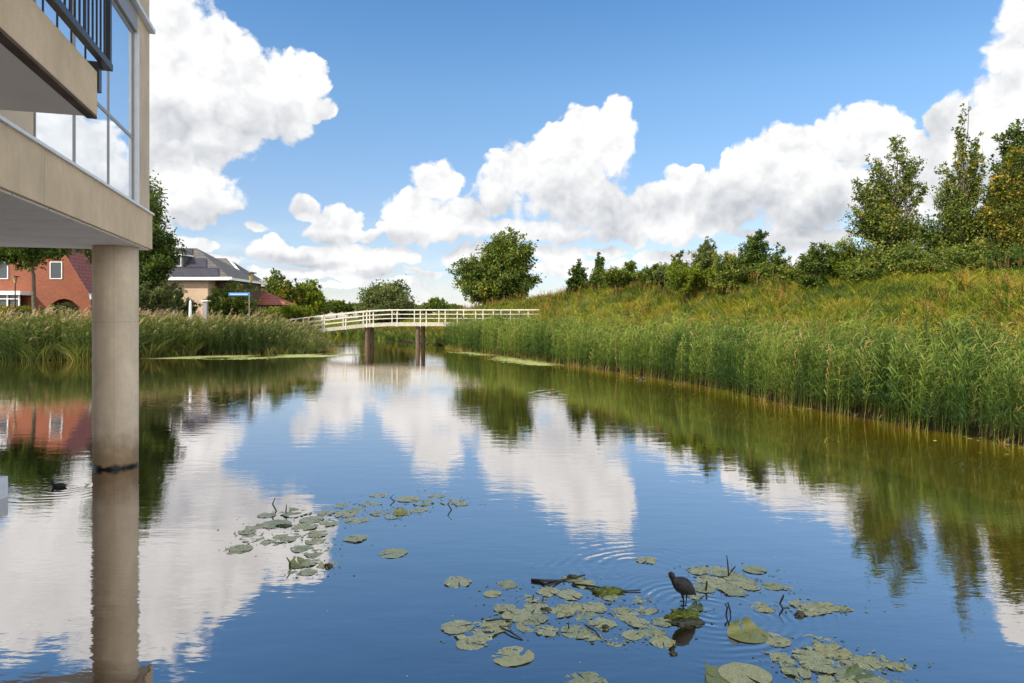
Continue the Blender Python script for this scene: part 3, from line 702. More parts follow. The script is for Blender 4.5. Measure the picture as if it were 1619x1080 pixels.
# dead straw and low sedge along the waterline
straw = [tpl_tuft(rng, 12, .55, .016, .82, .12, .1) for _ in range(4)]
pos, d_ = sample(rng, -12, 20, 6, 70, 26000, -0.35, 0.15, 1, lambda x, y, d: np.full(len(x), .12) * (vnoise(x, y, .45, 8) > .45))
pos[:, 2] = np.maximum(pos[:, 2], -.03)
sp = np.stack([rng.normal(-15.6, .8, 240), rng.normal(54.0, .7, 240), np.full(240, .05)], -1); pos = np.concatenate([pos, sp])
V, Q, T_ = scatter(straw, pos, rng, .5, 1.1, math.pi, .15)
tag(link('straw_fringe', npmesh('straw_fringe', V, Q, T_), M['reed']), 'orange brown straw along the waterline below the right reeds', 'straw', kind='stuff')
# rough grass and weeds over the hill
tufts = [tpl_tuft(rng, 18, .72, .018, b_, .20) for b_ in (.12, .30, .42, .54, .70)]
weeds = [tpl_weed(rng, .95, 64, .10, b_) for b_ in (.06, .15, .30, .90)]
pos, d_ = sample(rng, -14, 34, 8, 100, 110000, 2.6, 24, 1, lambda x, y, d: np.interp(y, [12, 30, 60, 100], [1, .62, .34, .2]) * np.interp(d, [2.6, 4, 16, 24], [.3, 1, .9, .3]))
band = np.exp(-((d_ - 6.0) / 2.2) ** 2) * .20 - np.exp(-((d_ - 12) / 3.0) ** 2) * .02
V, Q, T_ = scatter(tufts, pos, rng, .65, 1.15, math.pi, .12, dt=band + (vnoise(pos[:, 0], pos[:, 1], .4, 9) - .5) * .45)
tag(link('hill_grass', npmesh('hill_grass', V, Q, T_), M['grass']), 'long yellow and olive grass covering the slope of the right bank', 'grass', kind='stuff')
pos, d_ = sample(rng, -14, 34, 8, 100, 16000, 4.0, 22, 1, lambda x, y, d: np.interp(d, [4, 8, 12, 16], [.25, .45, .7, .35]) * (vnoise(x, y, .3, 4) > .40))
V, Q, T_ = scatter(weeds, pos, rng, .55, 1.0, math.pi, .1)
tag(link('hill_weeds', npmesh('hill_weeds', V, Q, T_), M['grass']), 'leafy weeds with rusty seed heads near the crest of the right bank', 'weeds', kind='stuff')
# left bank
lreeds = [tpl_reed(rng, 2.25 * rng.uniform(.72, 1.12), plume=(i % 5 == 0), wind=.16, lean=rng.uniform(-.05, .16)) for i in range(12)]
lsedge = [tpl_tuft(rng, 22, 2.0, .06, b_, .35, .08) for b_ in (.12, .25, .35, .5)]
pos, d_ = sample(rng, -48, -12, 40, 60, 46000, -0.7, 6.5, -1, lambda x, y, d: np.interp(d, [-.7, 0, 3, 6.5], [.2, 1, .8, .35]) * (.35 + .65 * (vnoise(x, y, .8, 3) > .38)))
pos[:, 2] = np.maximum(pos[:, 2], -.05) * .7
shrink = np.interp(pos[:, 0], [-48, -20.5, -18, -16, -14.5], [1, 1, .86, .52, .25])
shrink = shrink * (.86 + .34 * vnoise(pos[:, 0], pos[:, 1], .55, 12))
V, Q, T_ = scatter(lreeds, pos, rng, .52, 1.12, 1.8, .22, sc=shrink, dt=(vnoise(pos[:, 0], pos[:, 1], .6, 2) - .5) * .35, sxy=1.15)
tag(link('bank_reeds', npmesh('bank_reeds', V, Q, T_), M['left_reed']), 'feathery grey green reeds with tan plumes along the left bank', 'reeds', kind='stuff')
ps, d_ = sample(rng, -48, -15, 40, 58, 9000, -0.5, 5, -1, lambda x, y, d: .55 * (vnoise(x, y, .7, 15) > .42))
V, Q, T_ = scatter(lsedge, ps, rng, .55, .95, math.pi, .12, dt=(vnoise(ps[:, 0], ps[:, 1], .5, 22) - .5) * .4, sc=np.interp(ps[:, 0], [-48, -20.5, -17, -15], [1, 1, .7, .4]))
tag(link('bank_rushes', npmesh('bank_rushes', V, Q, T_), M['left_reed']), 'arching olive rushes mixed into the reeds of the left bank', 'rushes', kind='stuff')
# low growth round the channel behind the bridge and the flat land beyond
pos, d_ = sample(rng, -95, 0, 56, 150, 30000, -0.3, 5.0, 1, lambda x, y, d: np.full(len(x), .8) * (y > 62))
p2, _ = sample(rng, -95, 0, 56, 150, 26000, 0.1, 4.0, -1, lambda x, y, d: np.full(len(x), .8))
pos = np.concatenate([pos, p2])
bankv = [tpl_tuft(rng, 13, 1.35, .05, b_, .35) for b_ in (.05, .15, .28, .42)] + [tpl_weed(rng, 1.0, 48, .16, b_) for b_ in (.02, .15)]
V, Q, T_ = scatter(bankv, pos, rng, .6, 1.05, math.pi, .12)
tag(link('bank_sedge', npmesh('bank_sedge', V, Q, T_), M['grass']), 'rough sedge on both banks of the channel beyond the bridge', 'sedge', kind='stuff')
meadow = [tpl_tuft(rng, 10, .9, .07, b_, .5) for b_ in (.2, .35, .5)]
pos, _ = sample(rng, -120, 12, 46, 170, 60000, 5.0, 60, -1, lambda x, y, d: np.interp(y, [46, 170], [.5, .2]))
p2, _ = sample(rng, -60, 12, 66, 170, 16000, 4.0, 60, 1)
V, Q, T_ = scatter(meadow, np.concatenate([pos, p2]), rng, .5, 1.0, math.pi, .12)
tag(link('meadow_grass', npmesh('meadow_grass', V, Q, T_), M['grass']), 'rough green grass on the flat land behind the left bank', 'grass', kind='stuff')

# duckweed and small floating leaves in sheets
def floaters(name, pts, label, smin, smax, mt):
    Vs, Qs, Ts = [], [], []; k = 0
    for (x, y) in pts:
        n = 6; r = rng.uniform(smin, smax); t = rng.uniform(0, 1); a0 = rng.uniform(0, 6.28); ca, sa = math.cos(a0), math.sin(a0); asp = rng.uniform(.3, .95)
        for j in range(n):
            a = 6.283 * j / n; rr = r * rng.uniform(.6, 1.2); u_, v_ = rr * math.cos(a), rr * asp * math.sin(a); Vs.append((x + u_ * ca - v_ * sa, y + u_ * sa + v_ * ca, .005 + .002 * t)); Ts.append(t)
        Qs += [(k, k + 1, k + 2, k + 3), (k, k + 3, k + 4, k + 5)]; k += n
    tag(link(name, npmesh(name, Vs, Qs, Ts), mt), label, 'duckweed', kind='stuff')
def strip(n, poly_pts, wid):                           # random points along a polyline of photo positions
    out = []; w = [W(*p) for p in poly_pts]
    for _ in range(n):
        i = rng.integers(0, len(w) - 1); u = rng.uniform(); c = w[i].lerp(w[i + 1], u); ww = wid[i] * (1 - u) + wid[i + 1] * u
        q = c.x + rng.normal(0, .5), c.y + rng.uniform(-1, 1) * ww
        if vnoise(np.array(q[0]), np.array(q[1]), .45, 6) * .8 + rng.uniform(0, .3) > .46: out.append(q)
    return out
floaters('duckweed_raft', strip(9000, [(235, 567), (300, 565), (400, 565), (460, 563), (515, 562), (548, 560.5)], [.5, 1.6, 2.8, 1.9, 2.2, .5]), 'pale green duckweed raft in front of the left bank reeds', .05, .16, M['duckweed'])
floaters('duckweed_raft', strip(4600, [(725, 556), (765, 562), (800, 568), (845, 574), (872, 578)], [.5, 1.3, 1.5, .9, .3]), 'pale green duckweed raft at the foot of the right bank near the bridge', .05, .15, M['duckweed'])
floaters('floating_leaves', strip(300, [(980, 594), (1060, 605), (1150, 622), (1260, 645), (1380, 668), (1500, 690), (1640, 716)], [.5] * 7), 'scattered small leaves floating along the right reed edge', .02, .08, M['duckweed'])

# trees -----------------------------------------------------------------
def tree(name, label, cat, base, lobes, trunk_top, r0, nb, nsub, nleaf, leaf, mt, bark='bark', group=None, stems=1, seed=1, clump=.5, up=.35, trunk_from=None, tintspread=.3):
    """lobes: (x, y, z, rx, ry, rz) relative to the base; leaves hang in clumps on real twigs"""
    g = np.random.default_rng(seed); wood = MB()
    lob = np.array(lobes, float); vol = (lob[:, 3] * lob[:, 4] * lob[:, 5]) ** .58; vol /= vol.sum()
    zmax = (lob[:, 2] + lob[:, 5]).max(); tl = []
    heads = []
    for s in range(stems):
        a = 6.283 * s / stems + g.uniform(0, 1); off = 0 if stems == 1 else r0 * 1.5
        k = s % len(lob); tx, ty, tz = lob[k, :3] + [0, 0, lob[k, 5] * .75]
        if stems == 1: tx, ty, tz = (lob[:, 0] * vol).sum(), (lob[:, 1] * vol).sum(), zmax * .9
        pts = []; m = 7
        for i in range(m):
            u = i / (m - 1); e = max(0, u - .15) / .85
            pts.append(Vector((math.cos(a) * off + tx * e ** 1.3 + g.normal(0, .02) * zmax * u, math.sin(a) * off + ty * e ** 1.3 + g.normal(0, .02) * zmax * u, u * tz - .15 * (u == 0))))
        rr = [r0 * (1 - .88 * (i / (m - 1))) / (1 if stems == 1 else 1.35) for i in range(m)]
        tl.append((pts, rr))
    tm = MB()
    for pts, rr in tl: tm.tube(pts, rr, 8)
    LV = []; LT = []; LN = []
    for i in range(nb):
        k = g.choice(len(lob), p=vol); u = g.uniform(0, 1) ** .4
        dv = g.normal(0, 1, 3); dv /= np.linalg.norm(dv); tgt = lob[k, :3] + dv * lob[k, 3:] * u * .95
        pts, rr = tl[g.integers(0, len(tl))]
        zs = [p.z for p in pts]; za = min(max(trunk_top, tgt[2] * g.uniform(.35, .75)), zs[-1] * .97)
        st = Vector([float(np.interp(za, zs, [p[j] for p in pts])) for j in range(3)]); tg = Vector(tgt)
        mid = st.lerp(tg, .5) + Vector((0, 0, -abs(g.normal(0, .06)) * (tg - st).length)) + Vector(g.normal(0, .05, 3)) * (tg - st).length
        rb = max(.012, r0 * .28 * (1 - za / (zmax * 1.15)))
        bp = [st, st.lerp(mid, .5), mid, mid.lerp(tg, .55), tg]
        tm.tube(bp, [rb, rb * .8, rb * .6, rb * .4, rb * .15], 4, False)
        bt = g.normal(0, 1) * tintspread * .5; R_ = float(np.mean(lob[k, 3:]))
        for j in range(nsub):
            q = mid.lerp(tg, g.uniform(.0, 1.08)); dd = Vector(g.normal(0, 1, 3)); dd.z = abs(dd.z) * up + dd.z * (1 - up)
            e = q + dd.normalized() * R_ * g.uniform(.10, .34)
            tm.tube([q, e], [rb * .22, rb * .06], 3, False)
            n = max(2, int(nleaf * 1.55 * g.uniform(.6, 1.4)))
            tt = g.uniform(.2, 1.05, n)[:, None]
            P_ = np.array(q)[None] * (1 - tt) + np.array(e)[None] * tt + g.normal(0, 1, (n, 3)) * R_ * .055 * (clump / .5)
            LV.append(P_); LT.append(np.clip(.45 + bt + g.normal(0, tintspread * .5) + g.normal(0, .10, n), 0, 1))
            o_ = np.array(e - q); LN.append(np.repeat(o_[None] / (np.linalg.norm(o_) + 1e-6), n, 0))
    Pn = np.concatenate(LV); Tn = np.concatenate(LT); Nn = np.concatenate(LN); n = len(Pn)
    ax = g.normal(0, 1, (n, 3)) + Nn * .9; ax[:, 2] -= .25; ax /= np.linalg.norm(ax, axis=1)[:, None]
    nm = g.normal(0, .7, (n, 3)); nm[:, 2] += .7; sd = np.cross(ax, nm); sd /= np.linalg.norm(sd, axis=1)[:, None] + 1e-6
    L = leaf * g.uniform(.65, 1.35, n)[:, None]; fold = np.cross(sd, ax) * L * .12
    a = Pn; b = Pn + ax * L * .45 + sd * L * .30 + fold; c = Pn + ax * L; d = Pn + ax * L * .45 - sd * L * .30 + fold
    V = np.stack([a, b, c, d], 1).reshape(-1, 3); Qd = np.arange(n * 4).reshape(-1, 4)
    root = empty(name, base, label, cat, group)
    to_ = tm.build('trunk', M[bark], None, smooth=True); to_.parent = root
    co_ = link('crown', npmesh('crown', V, Qd, np.repeat(Tn, 4)), M[mt], root)
    return root
def gz(x, y): return float(ground(np.array([x]), np.array([y]))[0])
def tb(px, Y):                                        # tree base under column px at distance Y
    x = (px - CX) / F * Y; return Vector((x, Y, gz(x, Y)))
def lobes_px(base, Y, L, wide=1.0):                             # crown heaps given in photo pixels -> metres round the base
    out = []
    for (px, py, rx, ry) in L:
        k = Y / F; out.append(((px - CX) * k - base.x, random.uniform(-.3, .3) * rx * k, EYE - (py - HY) * k - base.z, rx * k * wide, rx * k * .9, ry * k))
    return out
random.seed(4)
def T(name, label, cat, px, Y, L, r0, nb, nsub, nleaf, leaf, mt, tt=.25, wide=1.0, **kw):
    b_ = tb(px, Y); lb = lobes_px(b_, Y, L, wide); zm = max(l[2] + l[5] for l in lb)
    return tree(name, label, cat, b_, lb, zm * tt, r0, nb, nsub, nleaf, leaf, mt, **kw)
# middle distance
T('broadleaf_tree', 'tall rounded green tree standing behind the white footbridge rail', 'tree', 800, 92, [(805, 402, 40, 40), (775, 425, 36, 42), (740, 438, 27, 34), (822, 432, 28, 44), (800, 450, 46, 30), (758, 462, 40, 20), (772, 446, 40, 30)], .32, 360, 12, 9, .36, 'leaf_mid', .12, seed=3, clump=.6, tintspread=.34)
T('willow_bush', 'round bushy willow behind the middle of the footbridge', 'tree', 612, 112, [(612, 480, 46, 38), (612, 494, 52, 22)], .3, 300, 12, 9, .42, 'leaf_grey', .05, seed=5, stems=4, clump=.6, tintspread=.25)
# left: big chestnut crowns by the building
T('chestnut_tree', 'dark green chestnut tree rising behind the support pillar', 'tree', 206, 54, [(226, 345, 52, 62), (248, 390, 36, 50), (200, 310, 60, 60), (180, 380, 44, 40), (252, 422, 30, 26)], .28, 230, 12, 10, .24, 'leaf_dark', .1, seed=8, clump=.6)
T('chestnut_tree', 'chestnut tree with a bare trunk in front of the red brick house', 'tree', 54, 50, [(50, 390, 62, 38), (10, 405, 40, 30), (95, 392, 38, 24), (50, 350, 60, 40)], .20, 110, 12, 9, .22, 'leaf_dark', .62, seed=9, clump=.6)
T('pollard_willow', 'round grey green pollard willow right beside the pillar', 'tree', 236, 53, [(240, 466, 26, 22), (222, 462, 20, 20)], .16, 60, 10, 9, .15, 'leaf_grey', .45, seed=12, group='pollard willows behind the left reeds', up=.8)
T('pollard_willow', 'round grey green pollard willow left of the white closed parasol', 'tree', 268, 54, [(268, 464, 24, 20)], .14, 50, 10, 9, .15, 'leaf_grey', .45, seed=13, group='pollard willows behind the left reeds', up=.8)
T('shrub', 'small dark shrub between the pollard willow and the white parasol', 'shrub', 292, 58, [(290, 480, 18, 14), (306, 484, 14, 9)], .05, 36, 8, 8, .13, 'leaf_dark', .1, seed=14)
T('shrub', 'large loose green shrub in front of the grey roofed house', 'shrub', 352, 57, [(348, 462, 26, 20), (378, 458, 24, 16), (340, 478, 22, 12), (375, 478, 34, 14)], .08, 100, 9, 9, .17, 'leaf_mid', .1, seed=15, stems=3)
T('hedge_bush', 'dark low bush under the blue street sign', 'shrub', 385, 60, [(385, 484, 26, 10)], .05, 40, 8, 8, .14, 'leaf_dark', .1, seed=16)
T('garden_tree', 'upright dark green tree left of the yellowing tree by the red roof', 'tree', 437, 88, [(437, 448, 20, 24), (424, 464, 20, 20), (440, 470, 24, 18)], .14, 70, 9, 9, .3, 'leaf_mid', .1, seed=17)
T('garden_tree', 'yellowing leafy tree between two green trees near the bridge', 'tree', 456, 84, [(455, 455, 17, 16), (462, 472, 20, 14), (447, 466, 14, 14)], .14, 64, 9, 9, .3, 'leaf_yellow', .1, seed=18)
T('garden_tree', 'rounded bright green tree nearest the bridge end on the left', 'tree', 492, 86, [(488, 462, 22, 24), (506, 476, 18, 18), (478, 474, 22, 18)], .14, 110, 9, 9, .3, 'leaf_bright', .1, seed=19)
T('garden_tree', 'dark green tree standing behind the yellowing tree', 'tree', 474, 96, [(474, 458, 18, 16), (480, 470, 24, 16)], .14, 60, 9, 9, .32, 'leaf_dark', .1, seed=20)
T('shrub', 'low yellow green bush at the left end of the footbridge', 'shrub', 455, 64, [(430, 494, 26, 9), (462, 490, 26, 11), (488, 494, 16, 8)], .06, 110, 9, 9, .16, 'leaf_bright', .1, seed=21, stems=4)
T('shrub', 'dark shrub with dry stalks in front of the arch of the brick house', 'shrub', 95, 53, [(98, 490, 26, 14), (70, 494, 20, 8)], .05, 50, 8, 8, .14, 'leaf_grey', .1, seed=22)
T('shrub', 'amber leaved shrub below the bay window of the brick house', 'shrub', 30, 53, [(30, 490, 26, 9)], .05, 40, 8, 8, .13, 'leaf_yellow', .1, seed=23)
# far tree line along the horizon
far = [(512, 480, 12, 7, 'dark'), (532, 479, 14, 8, 'mid'), (552, 482, 12, 7, 'dark'), (672, 482, 16, 9, 'mid'), (700, 482, 14, 7, 'dark'), (690, 476, 14, 9, 'mid'), (655, 484, 10, 7, 'grey'), (720, 484, 12, 6, 'mid'), (860, 478, 14, 7, 'mid'), (495, 483, 14, 6, 'mid'), (572, 482, 12, 9, 'dark'), (400, 480, 24, 12, 'dark'), (350, 478, 26, 14, 'dark')]
words = ['dark', 'olive', 'low dark', 'pale olive', 'flat topped dark', 'taller olive', 'small grey green', 'low olive', 'scruffy olive', 'low leafy', 'narrow dark', 'broad dark', 'wide shaded']
where = ['right of the garden trees', 'between the garden trees and the willow', 'just left of the round willow', 'just right of the round willow', 'left of the tall bridge tree', 'behind the bridge rail between willow and tall tree', 'touching the right side of the round willow', 'at the foot of the tall bridge tree', 'between tall tree and the right hill', 'behind the left bridge end', 'hidden behind the round willow', 'behind the red pavilion roof', 'behind the grey roofed house']
for i, (px, py, rx, ry, c) in enumerate(far):
    T('distant_tree', '%s distant tree on the horizon %s' % (words[i], where[i]), 'tree', px, 190 + 9 * (i % 4), [(px, py + 3, rx, ry * .7), (px + rx * .5, py + 4, rx * .6, ry * .6)], .3, 34, 8, 8, .8, 'leaf_' + c, .05, seed=40 + i, group='distant trees on the horizon')
# right hill
hill = [
 ('conifer_like_tree', 'dark slender young tree at the left end of the hill crest', 912, 62, [(914, 424, 7, 18), (914, 440, 13, 20), (912, 455, 17, 12)], .08, 60, 9, 8, .17, 'dark', 31),
 ('young_tree', 'dark young tree second from the left end of the hill crest', 945, 60, [(948, 416, 8, 16), (946, 434, 14, 18), (944, 450, 20, 14)], .08, 66, 9, 8, .17, 'dark', 32),
 ('young_tree', 'small pointed sapling above the white notice plate', 996, 56, [(1000, 422, 10, 12), (1000, 436, 22, 12)], .06, 44, 8, 8, .15, 'mid', 33),
 ('young_tree', 'low green bush right of the white notice plate', 1030, 52, [(1030, 432, 26, 12), (1045, 424, 12, 10)], .06, 60, 8, 8, .15, 'mid', 34),
 ('young_tree', 'small sapling with a pointed tip in the middle of the crest', 1070, 50, [(1072, 408, 9, 13), (1072, 424, 22, 14), (1055, 432, 20, 10)], .06, 64, 8, 8, .15, 'mid', 35),
 ('young_tree', 'grey green young tree left of the tallest mid crest tree', 1115, 47, [(1116, 388, 16, 14), (1118, 406, 24, 18), (1108, 424, 30, 12)], .07, 80, 9, 8, .14, 'grey', 36),
 ('shrub', 'bright olive bush on the crest below the grey green tree', 1085, 45, [(1080, 428, 30, 12), (1110, 430, 24, 12)], .05, 60, 8, 8, .13, 'bright', 37),
 ('birch_tree', 'dark birch standing out above the middle of the hill crest', 1192, 44, [(1197, 378, 16, 16), (1190, 398, 28, 18), (1195, 418, 34, 18)], .09, 104, 10, 8, .14, 'dark', 38),
 ('shrub', 'round olive bush between the birch and the grey green tree', 1150, 43, [(1150, 412, 26, 18), (1160, 428, 30, 12)], .06, 80, 9, 8, .13, 'mid', 39),
 ('shrub', 'small dark sapling right of the birch', 1232, 42, [(1232, 398, 8, 18), (1240, 420, 22, 14)], .05, 50, 8, 8, .12, 'dark', 60),
 ('shrub', 'low pale green bush in the dip of the crest', 1262, 39, [(1262, 428, 28, 10), (1290, 430, 24, 10)], .05, 60, 8, 8, .12, 'mid', 61),
 ('young_tree', 'dark sapling with a forked tip left of the big trees', 1292, 37, [(1292, 394, 18, 14), (1285, 412, 28, 16)], .05, 66, 8, 8, .12, 'dark', 62),
 ('shrub', 'bright green bush at the foot of the big trees', 1335, 37.5, [(1330, 400, 28, 24), (1345, 425, 40, 18), (1318, 420, 24, 16)], .06, 120, 9, 8, .11, 'bright', 63),
]
for (nm, lab, px, Y, L, r0, nb, ns, nl, lf, c, sd_) in hill:
    wd = max(l[2] for l in L); L = [(a_, b_, c_ * 1.15, d__ * 1.1) for a_, b_, c_, d__ in L] + [(px - wd * .3, 446, wd * .9, 17), (px + wd * .4, 444, wd * .8, 17)]; nb = int(nb * 1.5)
    T(nm if nm != 'conifer_like_tree' else 'young_tree', lab, 'shrub' if nm == 'shrub' else 'tree', px, Y, L, r0, nb, ns, nl, lf, 'leaf_' + c, .12, seed=sd_, stems=1 if nm != 'shrub' else 3, up=.7)
for (px, Y, w_, h_, c, lab, sd_) in ((975, 54, 26, 12, 'mid', 'low bush just left of the white notice plate', 80), (1052, 49, 22, 11, 'grey', 'grey green bush left of the pointed sapling', 81), (1140, 45, 30, 13, 'bright', 'light green bush under the round olive bush', 82),
                                 (1215, 42, 28, 16, 'mid', 'mid green bush at the foot of the birch', 83), (1305, 38, 30, 16, 'bright', 'pale green bush left of the foot of the big trees', 84), (1370, 36, 46, 24, 'mid', 'green bush under the left side of the ash tree', 85)):
    T('shrub', lab, 'shrub', px, Y, [(px, 432, w_, h_), (px - w_ * .5, 438, w_ * .6, h_ * .8), (px + w_ * .5, 438, w_ * .6, h_ * .8)], .05, 110, 9, 9, .13, 'leaf_' + c, .08, seed=sd_, stems=3)
T('ash_tree', 'broad airy green tree leftmost of the big trees on the hill', 'tree', 1412, 37, [(1385, 320, 30, 30), (1426, 228, 14, 18), (1392, 262, 17, 18), (1442, 262, 18, 20), (1366, 300, 18, 22), (1412, 300, 26, 28), (1456, 308, 14, 24), (1356, 348, 22, 26), (1400, 350, 40, 34), (1445, 362, 36, 36), (1405, 408, 66, 34)], .11, 360, 9, 5, .145, 'leaf_mid', .10, wide=1.2, seed=70, stems=4, up=.9, clump=.8, tintspread=.42)
T('poplar_tree', 'tallest narrow tree on the hill with a wavy top', 'tree', 1518, 37, [(1527, 172, 8, 18), (1545, 214, 10, 9), (1516, 214, 12, 16), (1530, 248, 18, 18), (1496, 272, 16, 13), (1547, 285, 15, 20), (1512, 305, 32, 28), (1495, 345, 30, 26), (1530, 365, 42, 40), (1515, 405, 54, 34), (1478, 375, 26, 30), (1560, 340, 20, 30)], .10, 360, 9, 5, .145, 'leaf_mid', .10, wide=1.25, seed=71, stems=3, up=.9, clump=.8, tintspread=.42)
T('maple_tree', 'tree with yellow and orange leaves at the right edge', 'tree', 1592, 36, [(1603, 250, 14, 22), (1573, 290, 14, 18), (1606, 300, 24, 26), (1580, 345, 30, 30), (1612, 372, 28, 36), (1580, 400, 40, 36)], .09, 320, 9, 5, .145, 'leaf_yellow', .10, wide=1.15, seed=72, stems=3, up=.9, clump=.8, tintspread=.42)
T('ash_tree', 'dark green tree behind the yellow leaved tree at the right edge', 'tree', 1622, 39, [(1586, 222, 13, 18), (1617, 208, 18, 22), (1600, 262, 26, 24), (1640, 262, 30, 40), (1640, 350, 50, 60), (1570, 320, 26, 40)], .10, 340, 9, 5, .19, 'leaf_dark', .10, seed=73, stems=3, up=.9, clump=.8, tintspread=.42)
T('shrub', 'dense undergrowth bush below the tallest hill tree', 'shrub', 1470, 35, [(1440, 418, 50, 28), (1500, 418, 50, 28), (1555, 420, 44, 26)], .07, 210, 9, 8, .13, 'leaf_mid', .05, seed=74, stems=4)
T('shrub', 'dark undergrowth bush below the yellow leaved tree', 'shrub', 1600, 34, [(1592, 420, 40, 26), (1635, 415, 44, 30)], .07, 150, 9, 9, .12, 'leaf_dark', .05, seed=75, stems=4)

# ------------------------------------------------------------------ houses behind the left bank
def quadpx(mb, pts):                                   # pts: (px, py, Y) corners
    vs = [P(*p) for p in pts]; mb.add(vs, [tuple(range(len(vs)))])
def zy(py, Y): return EYE - (py - HY) / F * Y
def xx(px, Y): return (px - CX) / F * Y
Y1 = 60.0
h1 = empty('brick_house', (xx(60, Y1), Y1, .7), 'red brick house with a steep tiled roof and an arched passage behind the left reeds', 'house')
ax, az_, ex, ez = xx(82, Y1), zy(366, Y1), xx(150, Y1), zy(477, Y1)      # ridge and right eave
lx = ax - 2.6 * (ex - ax)
arx, arw = xx(101, Y1), 1.42; ac = 4.15 - 1.42
b = MB()                                                # front gable with a real arched opening
arc = [(arx + arw * math.cos(math.pi * k / 12), ac + .2 + arw * math.sin(math.pi * k / 12)) for k in range(13)]
right = [(arx + arw, .2)] + arc; right = [(arx + arw, .2)] + arc[:7]; left = arc[6:] + [(arx - arw, .2)]
poly1 = [(ex, .2), (ex, ez), (ax, az_)] + [(arx, az_ - (arx - ax) * 0)][:0]
def extr(mb, poly, y0, y1):
    n = len(poly); vs = [(x, y0, z) for x, z in poly] + [(x, y1, z) for x, z in poly]
    mb.add(vs, [tuple(range(n)), tuple(range(2 * n - 1, n - 1, -1))] + [(i, (i + 1) % n, n + (i + 1) % n, n + i) for i in range(n)])
roofz = lambda x: az_ - (x - ax) * (az_ - ez) / (ex - ax) if x > ax else az_ - (ax - x) * (az_ - ez) / (ax - lx)
extr(b, [(arx + arw, .2)] + arc[:7] + [(arx, roofz(arx)), (ex, ez), (ex, .2)], Y1, Y1 + .3)
extr(b, arc[6:] + [(arx - arw, .2), (lx, .2), (lx, ez), (ax, az_), (arx, roofz(arx))], Y1 + .002, Y1 + .3)
b.box((ex - .3, Y1 + .3, .2), (ex, Y1 + 10, ez)); b.box((lx, Y1 + .3, .2), (lx + .3, Y1 + 10, ez)); b.box((arx - 2.0, Y1 + 1.4, .2), (arx + 1.9, Y1 + 1.6, 5.0))
b.build('wall', M['brick'], h1)
b = MB()
for s, x1 in ((1, ex + .35), (-1, lx - .35)):
    z1 = roofz(x1)
    vs = [(ax, Y1 - .25, az_ + .14), (x1, Y1 - .25, z1 + .14), (x1, Y1 + 10.2, z1 + .14), (ax, Y1 + 10.2, az_ + .14)]; vs += [(x, y, z - .12) for x, y, z in vs]
    b.add(vs, [(0, 1, 2, 3), (7, 6, 5, 4), (0, 4, 5, 1), (1, 5, 6, 2), (2, 6, 7, 3)])
b.build('roof', M['tiles_red'], h1)
def window(parent, x0, x1, z0, z1, y, bars=1, fr='white'):
    f_ = MB(); t_ = .07
    f_.box((x0 - t_, y - .06, z0 - t_), (x0, y + .02, z1 + t_)); f_.box((x1, y - .06, z0 - t_), (x1 + t_, y + .02, z1 + t_))
    f_.box((x0, y - .058, z1), (x1, y + .02, z1 + t_)); f_.box((x0, y - .058, z0 - t_), (x1, y + .02, z0))
    for i in range(1, bars): xm = x0 + (x1 - x0) * i / bars; f_.box((xm - .04, y - .05, z0), (xm + .04, y + .015, z1))
    fo = f_.build('window', M[fr], parent); g_ = MB(); g_.box((x0, y - .02, z0), (x1, y - .005, z1)); p_ = g_.build('pane', M['house_glass'], None); p_.parent = fo
    p_.matrix_parent_inverse = fo.matrix_world.inverted() if False else fo.matrix_parent_inverse.inverted() @ Matrix.Translation(parent.location).inverted() if False else Matrix.Identity(4)
    return fo
window(h1, xx(80.5, Y1), xx(97.5, Y1), zy(440, Y1), zy(415, Y1), Y1, 1)
window(h1, xx(-6, Y1), xx(12, Y1), zy(440, Y1), zy(415, Y1), Y1, 1)
b = MB(); bx1 = xx(48, Y1); b.box((lx + .2, Y1 - 1.4, zy(467, Y1)), (bx1 + .1, Y1 - .01, zy(461, Y1))); b.build('bay_roof', M['white'], h1)
b = MB(); b.box((lx + .4, Y1 - 1.2, .2), (bx1 - .1, Y1 - .01, zy(484, Y1))); b.build('bay_wall', M['brick'], h1)
b = MB(); zt, zb = zy(467.3, Y1), zy(484, Y1)
k = bx1 - .15
while k > lx + .5: b.box((k - .05, Y1 - 1.2, zb), (k + .05, Y1 - 1.1, zt)); k -= 1.0
b.box((lx + .4, Y1 - 1.19, (zt + zb) / 2 + .1), (bx1 - .21, Y1 - 1.11, (zt + zb) / 2 + .18)); b.build('bay_frame', M['white'], h1)
b = MB(); b.box((lx + .5, Y1 - 1.05, zb + .01), (bx1 - .2, Y1 - 1.03, zt - .01)); b.build('bay_pane', M['house_glass'], h1)

Y2 = 72.0
h2 = empty('grey_roof_house', (xx(310, Y2), Y2, .8), 'beige house with a large grey hipped roof carrying dark solar panels', 'house')
ez2 = zy(441, Y2); xl, xr = xx(222, Y2), xx(366, Y2); Yr = Y2 + 5; rz = zy(392.5, Yr); rl, rr_ = xx(262, Yr), xx(311, Yr)
b = MB(); b.box((xl + .4, Y2 + .4, .3), (xx(326, Y2), Y2 + 9.6, ez2 - .02)); b.build('wall', M['brick_pale'], h2)
b = MB(); b.box((xx(326, Y2) + .01, Y2 + 2.2, .3), (xr - .4, Y2 + 9.6, ez2 - .02)); b.build('recessed_wall', M['timber'], h2)
b = MB(); A = [(xl, Y2, ez2), (xr, Y2, ez2), (xr, Y2 + 10, ez2), (xl, Y2 + 10, ez2), (rl, Yr, rz), (rr_, Yr, rz)]
b.add(A, [(0, 1, 5, 4), (1, 2, 5), (2, 3, 4, 5), (3, 0, 4), (3, 2, 1, 0)]); b.build('roof', M['tiles_grey'], h2)
